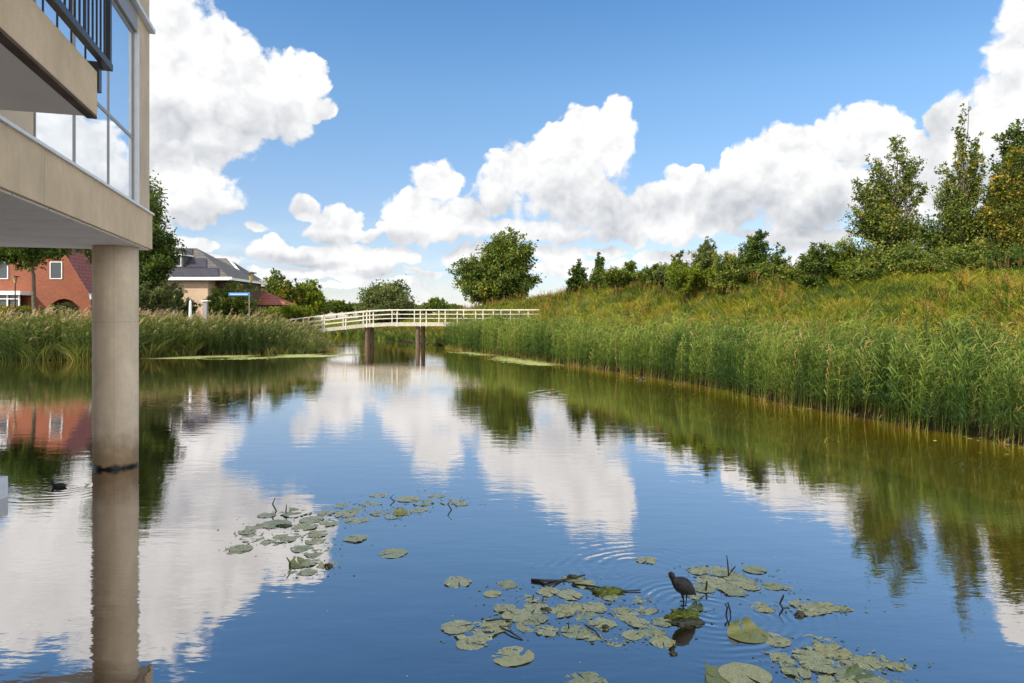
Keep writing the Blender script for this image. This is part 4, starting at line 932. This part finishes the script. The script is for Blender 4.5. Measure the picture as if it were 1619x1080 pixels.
b = MB(); b.box((xl - .1, Y2 - .22, ez2 - .14), (xr + .1, Y2 - .01, ez2 + .20)); b.box((xr + .01, Y2, ez2 - .14), (xr + .2, Y2 + 10, ez2 + .1)); b.build('gutter', M['white'], h2)
def onroof(px, py):                                     # a point on the front roof plane seen at (px, py)
    k = (rz - ez2) / 5.0; s = (HY - py) / F             # z = EYE + s*Y = ez2 + k*(Y-Y2)
    Y = (ez2 - k * Y2 - EYE) / (s - k); return Vector(((px - CX) / F * Y, Y, EYE + s * Y))
nrm = Vector((0, -(rz - ez2), 5)).normalized()
for (x0, x1, y0, y1) in ((296, 327, 410, 424), (272, 346, 424.6, 438), (286, 305, 394, 403)):
    b = MB(); q = [onroof(x0, y1), onroof(x1, y1), onroof(x1, y0), onroof(x0, y0)]; q = [v + nrm * .05 for v in q] + [v + nrm * .12 for v in q]
    b.add(q, [(0, 1, 2, 3), (7, 6, 5, 4), (0, 1, 5, 4), (1, 2, 6, 5), (2, 3, 7, 6), (3, 0, 4, 7)]); b.build('solar_panel', M['solar'], h2)
q = onroof(279, 424); b = MB(); b.box((q.x - .75, q.y - .05, q.z), (q.x + .75, q.y + 3, q.z + 1.35)); b.build('dormer', M['tiles_grey'], h2)
b = MB(); b.box((q.x - .95, q.y - .3, q.z + 1.36), (q.x + .95, q.y + 3, q.z + 1.52)); b.build('dormer_roof', M['white'], h2)
window(h2, q.x - .55, q.x + .5, q.z + .25, q.z + 1.15, q.y - .06, 1)

Y3 = 90.0
h3 = empty('far_house', (xx(350, Y3), Y3, .8), 'smaller grey roofed house peeking out behind the solar panel roof', 'house')
ez3 = zy(452, Y3); b = MB(); xl, xr = xx(300, Y3), xx(398, Y3); b.box((xl + .4, Y3 + .4, .3), (xr - .4, Y3 + 9, ez3 - .02)); b.build('wall', M['brick_pale'], h3)
Yr = Y3 + 4.5; A = [(xl, Y3, ez3), (xr, Y3, ez3), (xr, Y3 + 9.4, ez3), (xl, Y3 + 9.4, ez3), (xx(325, Yr), Yr, zy(408.5, Yr)), (xx(360, Yr), Yr, zy(408.5, Yr))]
b = MB(); b.add(A, [(0, 1, 5, 4), (1, 2, 5), (2, 3, 4, 5), (3, 0, 4), (3, 2, 1, 0)]); b.build('roof', M['tiles_grey'], h3)
b = MB(); b.bar(Vector(A[1]) + Vector((0, 0, .06)), Vector(A[5]) + Vector((0, 0, .06)), .22, .14); b.bar(Vector(A[4]) + Vector((0, 0, .08)), Vector(A[5]) + Vector((0, 0, .08)), .22, .14); b.build('ridge_capping', M['white'], h3)
b = MB(); b.box((xr - 1.0, Y3 + 2, ez3 + .02), (xr + 1.6, Y3 + 6, ez3 + .9)); b.build('flat_annex', M['offwhite'], h3)

Y4 = 80.0
pv = empty('garden_pavilion', (xx(432, Y4), Y4, .8), 'low garden pavilion with a red tiled hip roof near the bridge', 'pavilion')
x0, x1 = xx(404, Y4), xx(456, Y4); e4 = zy(482, Y4); b = MB(); A = [(x0, Y4, e4), (x1, Y4, e4), (x1, Y4 + 4, e4), (x0, Y4 + 4, e4), (xx(413, Y4 + 2), Y4 + 2, zy(461, Y4 + 2)), (xx(420, Y4 + 2), Y4 + 2, zy(461, Y4 + 2))]
b.add(A, [(0, 1, 5, 4), (1, 2, 5), (2, 3, 4, 5), (3, 0, 4), (3, 2, 1, 0)]); b.build('roof', M['tiles_red'], pv)
b = MB(); b.box((x0 + .3, Y4 + .3, .4), (x1 - .3, Y4 + 3.7, e4 - .02)); b.build('wall', M['timber'], pv)

# street furniture
def lamp(px, Y, ytop, label, glass='lamp_glass', s=1.0):
    b_ = tb(px, Y); zt = zy(ytop, Y) - b_.z
    r_ = empty('street_lamp', b_, label, 'street lamp')
    m_ = MB(); m_.lathe([(.07, -.2), (.06, 1.0), (.045, 1.1), (.04, zt - .82 * s)], 10); o1 = m_.build('pole', M['dark_metal']); o1.parent = r_
    m_ = MB(); m_.lathe([(.10 * s, zt - .82 * s), (.24 * s, zt - .12 * s)], 10); o2 = m_.build('lantern', M[glass]); o2.parent = r_
    m_ = MB(); m_.lathe([(.46 * s, zt - .12 * s), (.44 * s, zt - .06 * s), (.10 * s, zt)], 14); o3 = m_.build('cap', M['dark_metal']); o3.parent = r_
    return r_
lamp(397, 66, 430, 'street lamp with amber lantern and flat dark cap above the blue sign', s=1.15)
lamp(24, 52, 436, 'dark street lamp before the bay window of the brick house', s=.7)
lamp(144, 55, 462, 'low lamp with a white lantern beside the pillar', 'white', .7)
sb = tb(394, 54); sg = empty('street_sign', sb, 'blue street name sign on a grey post right of the large shrub', 'sign')
m_ = MB(); m_.lathe([(.035, -.2), (.035, zy(462, 54) - sb.z)], 8); o1 = m_.build('post', M['alu']); o1.parent = sg
m_ = MB(); z1 = zy(462.5, 54) - sb.z; m_.box((-1.62, -.045, z1 - .26), (.06, -.037, z1)); o1 = m_.build('sign_plate', M['blue']); o1.parent = sg
m_ = MB(); m_.box((-1.50, -.049, z1 - .16), (-.10, -.0455, z1 - .11)); o1 = m_.build('plate_stripe', M['white']); o1.parent = sg
pb = tb(301, 52); um = empty('closed_parasol', pb, 'white closed parasol standing behind the left reeds', 'parasol')
zt = zy(474, 52) - pb.z; m_ = MB(); m_.lathe([(.03, -.2), (.03, .9)], 8); o1 = m_.build('pole', M['white']); o1.parent = um
m_ = MB(); m_.lathe([(.22, .88), (.18, 1.0), (.15, 1.5), (.09, zt - .2), (.02, zt)], 9); o1 = m_.build('canopy', M['white']); o1.parent = um
pb = tb(274, 56); m_ = MB(); m_.box((-.06, -.06, -.2), (.06, .06, zy(481, 56) - pb.z)); m_.box((-.10, -.10, zy(481, 56) - pb.z + .002), (.10, .10, zy(481, 56) - pb.z + .08)); o1 = m_.build('garden_post', M['white'], bevel=.01); o1.location = pb
tag(o1, 'short white garden post between the pollard willows and parasol', 'post')
pb = tb(325, 52); tbn = empty('garden_table', pb, 'small white topped stand right of the white parasol', 'table'); zt = zy(475, 52) - pb.z
m_ = MB(); m_.box((-.26, -.24, zt - .08), (.26, .24, zt)); o1 = m_.build('tabletop', M['white'], bevel=.01); o1.parent = tbn
m_ = MB(); m_.box((-.15, -.15, -.2), (.15, .15, zt - .082)); o1 = m_.build('pedestal', M['alu'], bevel=.02); o1.parent = tbn
pb = tb(994, 57); ns = empty('notice_sign', pb, 'white notice plate on a post near the hill crest', 'sign')
zt = zy(439, 57) - pb.z; m_ = MB(); m_.lathe([(.04, -.2), (.04, zt)], 8); o1 = m_.build('post', M['alu']); o1.parent = ns
m_ = MB(); m_.box((-.19, -.055, zt - .62), (.19, -.042, zt)); o1 = m_.build('sign_plate', M['alu_pale']); o1.parent = ns
m_ = MB(); m_.box((-.11, -.06, zt - .52), (.11, -.056, zt - .1)); o1 = m_.build('plate_panel', M['alu']); o1.parent = ns

# ------------------------------------------------------------------ lily pads
def pad_mesh(seed, ragged=.2, curl=0.0, sink=0.0):
    g = np.random.default_rng(seed); n = 60; m = 12; V = []; Tt = []
    ph = g.uniform(0, 6.28, 6); notch = .22
    V.append((0, 0, .004)); Tt.append(.2)
    for i in range(1, m + 1):
        for j in range(n):
            u = j / (n - 1); a = notch / 2 + (6.283 - notch) * u
            rad = .5 * (1 + .05 * math.sin(2 * a + ph[0]) + ragged * .13 * math.sin(4 * a + ph[1]) * (i / m) ** 3 + ragged * .07 * math.sin(11 * a + ph[2]) * (i / m) ** 4 + ragged * .04 * g.normal() * (i / m) ** 5)
            r = rad * i / m
            x0_, y0_ = rad * i / m * math.cos(a), rad * i / m * math.sin(a)
            z = .0035 + .007 * math.sin(2 * a + ph[3]) * (i / m) ** 2 + .003 * math.sin(7 * a + ph[4]) * (i / m) ** 2 + sink * (float(vnoise(np.array(x0_ + 3), np.array(y0_ + 3), 4.5, seed)) - .52)
            x, y = r * math.cos(a), r * math.sin(a) * .95
            if curl and x > .08:                                   # the far side of the leaf rolls up and over
                th = (x - .08) / curl; z += curl * (1 - math.cos(th)); x = .08 + curl * math.sin(th)
            V.append((x, y, z)); Tt.append(1.0 if j % 5 == 0 else .1)
    Q3 = []
    me = bpy.data.meshes.new('lily_pad'); fs = [(0, 1 + j, 2 + j) for j in range(n - 1)]
    for i in range(m - 1):
        for j in range(n - 1):
            if i >= m - 4 and g.uniform() < ragged * .2: continue        # eaten and torn places
            p = 1 + i * n + j; fs.append((p, p + n, p + n + 1, p + 1))
    me.from_pydata(V, [], fs); at = me.attributes.new('tint', 'FLOAT', 'POINT'); at.data.foreach_set('value', np.array(Tt, np.float32))
    for p in me.polygons: p.use_smooth = True
    me.materials.append(M['pad']); me.update(); return me
protos = [pad_mesh(100 + i, r_, 0, s_) for i, (r_, s_) in enumerate(((.1, .018), (.2, .026), (.3, .036), (.5, .06), (.7, .07), (.25, .03), (.45, .07), (.9, .09)))]
tattered = protos[3:5] + protos[6:]
whole = protos[:3] + [protos[5]]
g = np.random.default_rng(77)
clusters = [
 ('ragged lily pad floating in the left cluster below the cloud reflection', 'lily pads of the left cluster',
  [(465,812,60),(440,830,56),(410,833,50),(400,852,48),(378,868,42),(480,835,50),(500,845,46),(450,850,56),(430,858,40),(492,822,46),(520,828,38),(478,868,44),(505,876,50),(488,890,46),(520,895,40),(470,905,40),(515,812,34),(395,842,34),(425,815,36),(497,858,36),(485,905,36)]),
 ('flat lily pad in the loose chain reaching right of the left cluster', 'lily pads of the upper chain',
  [(545,812,44),(565,806,40),(592,798,38),(560,824,44),(600,812,36),(540,800,32),(600,784,34),(648,790,44),(672,795,40),(690,786,36),(712,793,44),(730,797,28),(660,808,34),(622,818,34),(580,820,30),(640,812,28),(562,853,46)]),
 ('ragged lily pad in the wide cluster left of the standing coot', 'lily pads of the middle cluster',
  [(755,1000,84),(725,992,60),(785,990,60),(740,1018,58),(815,975,56),(832,990,50),(800,962,44),(850,962,52),(885,968,56),(905,962,60),(925,975,50),(940,960,48),(865,1000,44),(912,998,60),(935,1005,46),(950,985,50),(975,965,52),(990,975,50),(1005,985,44),(1020,965,40),(845,945,46),(870,935,44),(900,942,48),(925,925,40),(800,925,40),(780,940,34),(1000,1005,40),(1030,1000,56),(1045,1015,50),(960,945,36),(905,915,40),(1015,950,34),(1050,985,40),(975,1015,36),(850,978,40)]),
 ('lily pad in the cluster behind and right of the standing coot', 'lily pads behind the coot',
  [(1105,902,50),(1130,905,52),(1155,912,50),(1120,918,48),(1145,925,60),(1170,922,54),(1190,902,44),(1110,930,44),(1160,935,50),(1185,928,42),(1222,927,40),(1240,930,32),(1100,945,30),(1088,968,40)]),
 ('lily pad in the group between the coot and the folded leaf', 'lily pads right of the coot',
  [(1208,960,50),(1225,1012,56),(1268,955,44),(1290,962,54),(1312,960,44),(1335,964,30),(1275,968,36)]),
 ('torn lily pad in the cluster at the lower right corner', 'lily pads of the lower right cluster',
  [(1290,1018,70),(1315,1030,66),(1280,1040,60),(1335,1045,62),(1300,1055,70),(1340,1062,60),(1370,1050,56),(1260,1062,56),(1285,1078,66),(1330,1082,72),(1385,1042,48),(1410,1050,44),(1425,1056,36),(1240,1045,44),(1375,1078,56),(1228,1040,40),(1410,1085,60)]),
]
def put_pad(x, y, w, label, group, tatt):
    p = W(x, y); s = w / F * p.y
    pool = tattered if tatt else whole; me = pool[g.integers(0, len(pool))]
    o = bpy.data.objects.new('lily_pad', me); COL.objects.link(o); o.location = (p.x, p.y, .003 + g.uniform(-.003, .004)); o.scale = (s, s, s * 1.0)
    o.rotation_euler = (g.normal(0, .012), g.normal(0, .012), g.uniform(0, 6.28)); tag(o, label, 'lily pad', group); return o
ORD = 'leftmost second third fourth fifth sixth seventh eighth ninth tenth eleventh twelfth thirteenth fourteenth'.split()
def row_labels(L, what):
    nr = max(1, min(4, round(len(L) / 6))); order = sorted(range(len(L)), key=lambda i: L[i][1]); out = [''] * len(L)
    rn = {1: ['only row'], 2: ['back row', 'front row'], 3: ['back row', 'middle row', 'front row'], 4: ['back row', 'second row', 'third row', 'front row']}[nr]
    for k in range(nr):
        idx = order[len(L) * k // nr: len(L) * (k + 1) // nr]; idx.sort(key=lambda i: L[i][0])
        for q, i in enumerate(idx):
            pos_ = 'leftmost' if q == 0 else ('rightmost' if q == len(idx) - 1 else ORD[q] + ' from the left')
            out[i] = 'lily pad %s in the %s of %s' % (pos_, rn[k], what) if nr > 1 else 'lily pad %s of %s' % (pos_, what)
    return out
WHAT = ['the left cluster', 'the upper chain', 'the middle cluster', 'the cluster behind the coot', 'the group right of the coot', 'the corner cluster']
for ci, (label, group, L) in enumerate(clusters):
    labs = row_labels(L, WHAT[ci])
    for (x, y, w), lb_ in zip(L, labs): put_pad(x + g.normal(0, 2), y + g.normal(0, .8), w * .84, lb_, group, g.uniform() < .62)
for (x, y, w, lab, tt) in ((377, 869, 44, 'whole oval lily pad floating alone at the left of the left cluster', 0), (622, 875, 46, 'single pale lily pad alone between left cluster and middle cluster', 0), (724, 921, 46, 'small lone lily pad left above the wide middle cluster', 1), (811, 1038, 68, 'large round pale lily pad in front of the middle cluster', 0),
                           (1022, 886, 34, 'tattered lily pad below the tip of the cloud reflection', 1), (1178, 1068, 80, 'whole veined lily pad at the bottom edge beside a rolled leaf', 0), (926, 1078, 66, 'lily pad cut by the bottom edge of the picture', 1)):
    put_pad(x, y, w, lab, None, tt)
def curled(x, y, w, label, rz, curl, name='curled_lily_pad'):
    p = W(x, y); me = pad_mesh(int(x), .12, curl); me.materials.clear(); me.materials.append(M['pad_green'])
    o = bpy.data.objects.new(name, me); COL.objects.link(o); s = w / F * p.y; o.location = (p.x, p.y, .004); o.scale = (s, s, s); o.rotation_euler.z = rz
    tag(o, label, 'lily pad'); return o
curled(1182, 1003, 66, 'folded green lily pad with its edge standing up right of the coot', 2.0, .17)
curled(1135, 1072, 70, 'bright green rolled lily pad at the bottom edge', 2.9, .20)
curled(474, 893, 34, 'small upright green leaf in the left cluster', 2.4, .26)
curled(633, 812, 26, 'small dark green leaf standing up in the upper chain', 1.8, .22)
curled(1100, 962, 26, 'small dark folded leaf just right of the coot', .8, .2)
curled(1360, 1070, 52, 'yellow green leaf with raised rim at the lower right corner', 2.2, .16)
# stems and twigs sticking out of the water
def twig(pts, r, label, cat='twig', mt='twig', name='twig'):
    """pts: (px, py, z); the first point stands on the water"""
    p0 = W(pts[0][0], pts[0][1]); out = []
    for (px, py, *_) in pts:
        out.append(P(px, py, p0.y) - Vector((p0.x, p0.y, 0)))
    m_ = MB(); m_.tube([Vector((out[0].x, 0, -.05))] + out, [r] * len(out) + [r * .5], 6); o = m_.build(name, M[mt]); o.location = (p0.x, p0.y, 0); return tag(o, label, cat)
twig([(1152, 912), (1151, 895), (1149, 878)], .008, 'tall thin upright stem behind the coot', 'stem', name='stem')
twig([(1151, 912), (1157, 902), (1163, 895)], .009, 'short slanting stem beside the tall stem behind the coot', 'stem', name='stem')
twig([(1116, 934), (1117, 925), (1118, 918)], .010, 'short dark stub between the coot and the tall stem', 'stem', name='stem')
twig([(1148, 972), (1150, 960), (1146, 955), (1151, 953), (1155, 968), (1154, 974)], .008, 'dark looped stem right of the coot', 'stem', name='stem')
twig([(1238, 963), (1233, 954), (1238, 944), (1239, 940)], .009, 'bent dark stem between two lily pads right of the coot', 'stem', name='stem')
twig([(437, 808), (431, 797), (435, 787)], .010, 'bent stem rising from the top of the left cluster', 'stem', name='stem')
twig([(452, 810), (453, 798)], .010, 'short straight stem next to the bent stem of the left cluster', 'stem', name='stem')
twig([(458, 898), (459, 890), (453, 881)], .010, 'crooked stem beside the small upright green leaf', 'stem', name='stem')
twig([(624, 793), (617, 787), (623, 782)], .010, 'small hooked twig in the upper chain of pads', name='stem', cat='stem')
twig([(714, 806), (708, 797), (714, 790)], .010, 'dark crooked stem at the right end of the upper chain', name='stem', cat='stem')
twig([(842, 949), (844, 940)], .008, 'tiny upright stub left in the middle cluster', 'stem', name='stem')
twig([(858, 950), (859, 943)], .008, 'tiny upright stub right of another stub in the middle cluster', 'stem', name='stem')
twig([(899, 995), (899, 984)], .008, 'short upright stub above the front pads of the middle cluster', 'stem', name='stem')
def floating_stick(pts, r, label, lift=.012, mt='twig', name='floating_stick'):
    w_ = [W(px, py) for px, py in pts]; c = w_[0]; m_ = MB(); m_.tube([v - c + Vector((0, 0, lift + .008 * math.sin(i * 2.1))) for i, v in enumerate(w_)], [r * (1 - .5 * i / len(w_)) for i in range(len(w_))], 7)
    o = m_.build(name, M[mt], smooth=True); o.location = c; return tag(o, label, 'stick')
floating_stick([(840, 919), (860, 921), (885, 919), (904, 916)], .016, 'dark forked stick lying at the top of the middle cluster')
floating_stick([(853, 921), (868, 929), (886, 920)], .012, 'crooked dark stick leaning under the forked stick')
floating_stick([(903, 916), (925, 912)], .010, 'short brown stick beside the forked stick')
floating_stick([(905, 925), (940, 930), (975, 936), (1013, 935)], .010, 'long thin stick pointing towards the coot')
floating_stick([(768, 984), (790, 982), (810, 981)], .008, 'thin stick lying across the left pads of the middle cluster')
floating_stick([(790, 993), (808, 1003), (826, 1012)], .008, 'thin dark stick slanting between two pads of the middle cluster')
floating_stick([(925, 990), (940, 1000), (950, 1010)], .008, 'thin stick lying over the front right pad of the middle cluster')
def clump(px, py, w, h, label, mt, name, cat, seed=1):
    """a low tangle of moss or mud: one lumpy mesh half under water"""
    g_ = np.random.default_rng(seed); c = W(px, py); s = w / F * c.y / 2
    bm = bmesh.new(); bmesh.ops.create_icosphere(bm, subdivisions=4, radius=1)
    for v in bm.verts:
        n_ = float(vnoise(np.array(v.co.x + 5 + v.co.z), np.array(v.co.y + 5), 3.1, seed)) - .5; n2 = float(vnoise(np.array(v.co.x - v.co.z), np.array(v.co.y), 9.0, seed)) - .5
        v.co *= 1 + .7 * n_ + .7 * n2; v.co.x *= s; v.co.y *= s * .62; v.co.z = v.co.z * h
    me = bpy.data.meshes.new(name); bm.to_mesh(me); bm.free()
    for p in me.polygons: p.use_smooth = True
    o = link(name, me, M[mt]); o.location = c; return tag(o, label, cat)
clump(1079, 975, 46, .045, 'mound of yellow green moss and mud under the feet of the coot', 'moss', 'moss_mound', 'moss', 5)
clump(1084, 985, 50, .022, 'dark rotting leaves in front of the moss mound', 'dead_leaf', 'rotting_leaves', 'debris', 9)
clump(962, 936, 44, .03, 'small dark green moss clump under the long thin stick', 'moss', 'moss_mound', 'moss', 7)
clump(905, 914, 16, .03, 'reddish dead leaf heap on the forked stick', 'dead_leaf', 'rotting_leaves', 'debris', 8)
clump(519, 896, 12, .03, 'tiny black leaf lump at the right of the left cluster', 'dead_leaf', 'rotting_leaves', 'debris', 10)
clump(1264, 973, 14, .03, 'tiny black leaf lump in front of the right lily group', 'dead_leaf', 'rotting_leaves', 'debris', 11)
clump(957, 994, 10, .03, 'tiny dark lump between the front pads of the middle cluster', 'dead_leaf', 'rotting_leaves', 'debris', 12)
clump(862, 965, 18, .02, 'dark flat leaf lump in the middle of the wide cluster', 'dead_leaf', 'rotting_leaves', 'debris', 13)
clump(449, 832, 22, .02, 'dark leaf lump in the left cluster', 'dead_leaf', 'rotting_leaves', 'debris', 14)
clump(1064, 1034, 12, .02, 'tiny dark lump in front of the coot', 'dead_leaf', 'rotting_leaves', 'debris', 15)
fr = np.random.default_rng(31); bits = []
for label, group, L in clusters:
    for (x, y, w) in L:
        for _ in range(14): q = W(x + fr.normal(0, 26), y + fr.normal(0, 7)); bits.append((q.x, q.y))
floaters('torn_leaf_bits', bits, 'small torn bits of leaf and weed floating between the lily pads', .004, .022, M['duckweed_dull'])
# drifting specks of down
gf = np.random.default_rng(5)
specks = [(1240, 856), (1305, 860), (1218, 882), (1276, 884), (903, 874), (870, 892), (722, 981), (816, 958), (150, 729), (84, 738), (70, 740), (520, 965), (1105, 843), (940, 800), (1180, 800), (930, 1048), (740, 820), (655, 1068), (1000, 870)]
pts_ = [(W(x, y).x, W(x, y).y) for x, y in specks]
floaters('down_specks', [(a + gf.normal(0, .05), b_ + gf.normal(0, .05)) for a, b_ in pts_ for _ in range(1)], 'white specks of down and pollen drifting on open water', .005, .012, M['white'])

# ------------------------------------------------------------------ birds
def bird_body(rings, legs, m, parent):
    """rings: (centre, half width, half height) from tail to bill root, one continuous skin; legs joined into the same mesh"""
    n = 20; V = []; Fs = []
    for k, (c, w_, h_) in enumerate(rings):
        c = Vector(c); a = Vector(rings[max(k - 1, 0)][0]); b_ = Vector(rings[min(k + 1, len(rings) - 1)][0]); d = (b_ - a).normalized()
        s = d.cross(Vector((0, 0, 1))); s = s.normalized() if s.length > .2 else Vector((0, 1, 0)); u = s.cross(d)
        for j in range(n):
            q = 6.283 * j / n; V.append(c + s * (w_ * math.cos(q)) + u * (h_ * math.sin(q)))
    for k in range(len(rings) - 1):
        for j in range(n): Fs.append((k * n + j, k * n + (j + 1) % n, (k + 1) * n + (j + 1) % n, (k + 1) * n + j))
    Fs += [tuple(range(n)), tuple((len(rings) - 1) * n + j for j in range(n))]
    mb = MB(); mb.add(V, Fs)
    for L in legs: mb.tube([p for p, r in L], [r for p, r in L], 8)
    me = bpy.data.meshes.new('body'); me.from_pydata([tuple(v) for v in mb.V], [], mb.Fc)
    bm = bmesh.new(); bm.from_mesh(me); bmesh.ops.recalc_face_normals(bm, faces=bm.faces); bm.to_mesh(me); bm.free()
    for p in me.polygons: p.use_smooth = True
    o = link('body', me, m, parent)
    rm = o.modifiers.new('r', 'REMESH'); rm.mode = 'VOXEL'; rm.voxel_size = .0035; rm.use_smooth_shade = True
    sm = o.modifiers.new('s', 'SMOOTH'); sm.factor = .5; sm.iterations = 3
    return o
Yc = COOT.y; k = Yc / F
def cp(px, py, dy=0.0): return Vector(((px - 1079) * k, dy, (966 - py) * k))          # relative to the feet
ct = empty('coot', (COOT.x, COOT.y, .02), 'black coot standing upright on a mossy mound among the lily pads, facing left', 'bird')
rings = [(cp(1101.5, 946, .012), .004, .004), (cp(1098.5, 942.5, .010), .018, .014), (cp(1094.5, 939, .008), .044, .036), (cp(1088, 934.5, .003), .060, .064), (cp(1081, 930, 0), .064, .077), (cp(1074.5, 926.5, -.003), .060, .072), (cp(1069.4, 923, -.005), .047, .054), (cp(1065.8, 920, -.008), .032, .035),
         (cp(1063.6, 917, -.010), .025, .027), (cp(1062.2, 914.4, -.012), .026, .028), (cp(1061, 912.2, -.014), .031, .033), (cp(1059.3, 910.9, -.016), .028, .029), (cp(1057.6, 911.2, -.018), .018, .020), (cp(1056.2, 912, -.019), .008, .009)]
foot = lambda x, y, dy: cp(x, y, dy)
legs = [[(cp(1078, 941, -.015), .017), (cp(1079.5, 948, -.015), .010), (cp(1080.5, 953, -.012), .0075), (cp(1079.5, 965.5, -.02), .007)],
        [(cp(1085, 940, .03), .016), (cp(1087, 947, .03), .009), (cp(1086.5, 954, .03), .006), (cp(1085, 964, .03), .0055)]]
for (x, y, dy) in ((1079.5, 965.8, -.02), (1085, 964.5, .03)):
    c = cp(x, y, dy)
    for a in (-.5, 0, .5, math.pi):
        l = .05 if a != math.pi else .022
        legs.append([(c + Vector((0, 0, .004)), .005), (c + Vector((-math.cos(a) * l * .6, math.sin(a) * l * .6, .006)), .006), (c + Vector((-math.cos(a) * l, math.sin(a) * l, 0)), .0035)])
bird_body(rings, legs, M['feather'], ct)
m_ = MB(); m_.tube([cp(1057.6, 911.4, -.018), cp(1055.2, 912.6, -.019), cp(1051.8, 914.8, -.021)], [.008, .007, .0018], 8); o1 = m_.build('beak', M['beak'], smooth=True); o1.parent = ct
for sgn in (-1, 1):
    c = cp(1059.2, 910.0, -.016 + sgn * .026); m_ = MB(); m_.lathe([(.0005, -.0035), (.0035, 0), (.0005, .0035)], 8, c); o1 = m_.build('eye', M['dark_metal']); o1.parent = ct
def swimmer(px, py, L, label, left, mt, name):
    c = W(px, py); r_ = empty(name, (c.x, c.y, 0), label, 'bird', rz=0 if left else math.pi)
    q = L
    rings = [((.50 * q, 0, .10 * q), .02 * q, .01 * q), ((.42 * q, 0, .11 * q), .10 * q, .06 * q), ((.25 * q, 0, .09 * q), .20 * q, .15 * q), ((0, 0, .06 * q), .25 * q, .19 * q), ((-.22 * q, 0, .07 * q), .19 * q, .16 * q), ((-.32 * q, 0, .13 * q), .10 * q, .11 * q), ((-.37 * q, 0, .22 * q), .07 * q, .075 * q), ((-.40 * q, 0, .30 * q), .075 * q, .078 * q), ((-.47 * q, 0, .32 * q), .055 * q, .055 * q), ((-.52 * q, 0, .31 * q), .03 * q, .03 * q)]
    bird_body(rings, [], M[mt], r_)
    m_ = MB(); m_.tube([Vector((-.50 * q, 0, .31 * q)), Vector((-.62 * q, 0, .28 * q))], [.03 * q, .01 * q], 8); o1 = m_.build('beak', M['beak']); o1.parent = r_
swimmer(93, 770, .26, 'black waterbird swimming left of the concrete pillar', True, 'feather', 'swimming_coot')
swimmer(876, 622, .30, 'small dark duck swimming in the cloud reflection out on the pond', True, 'duck_brown', 'swimming_duck')
swimmer(1014, 601, .28, 'dark waterbird close to the right reed edge', True, 'feather', 'swimming_coot')
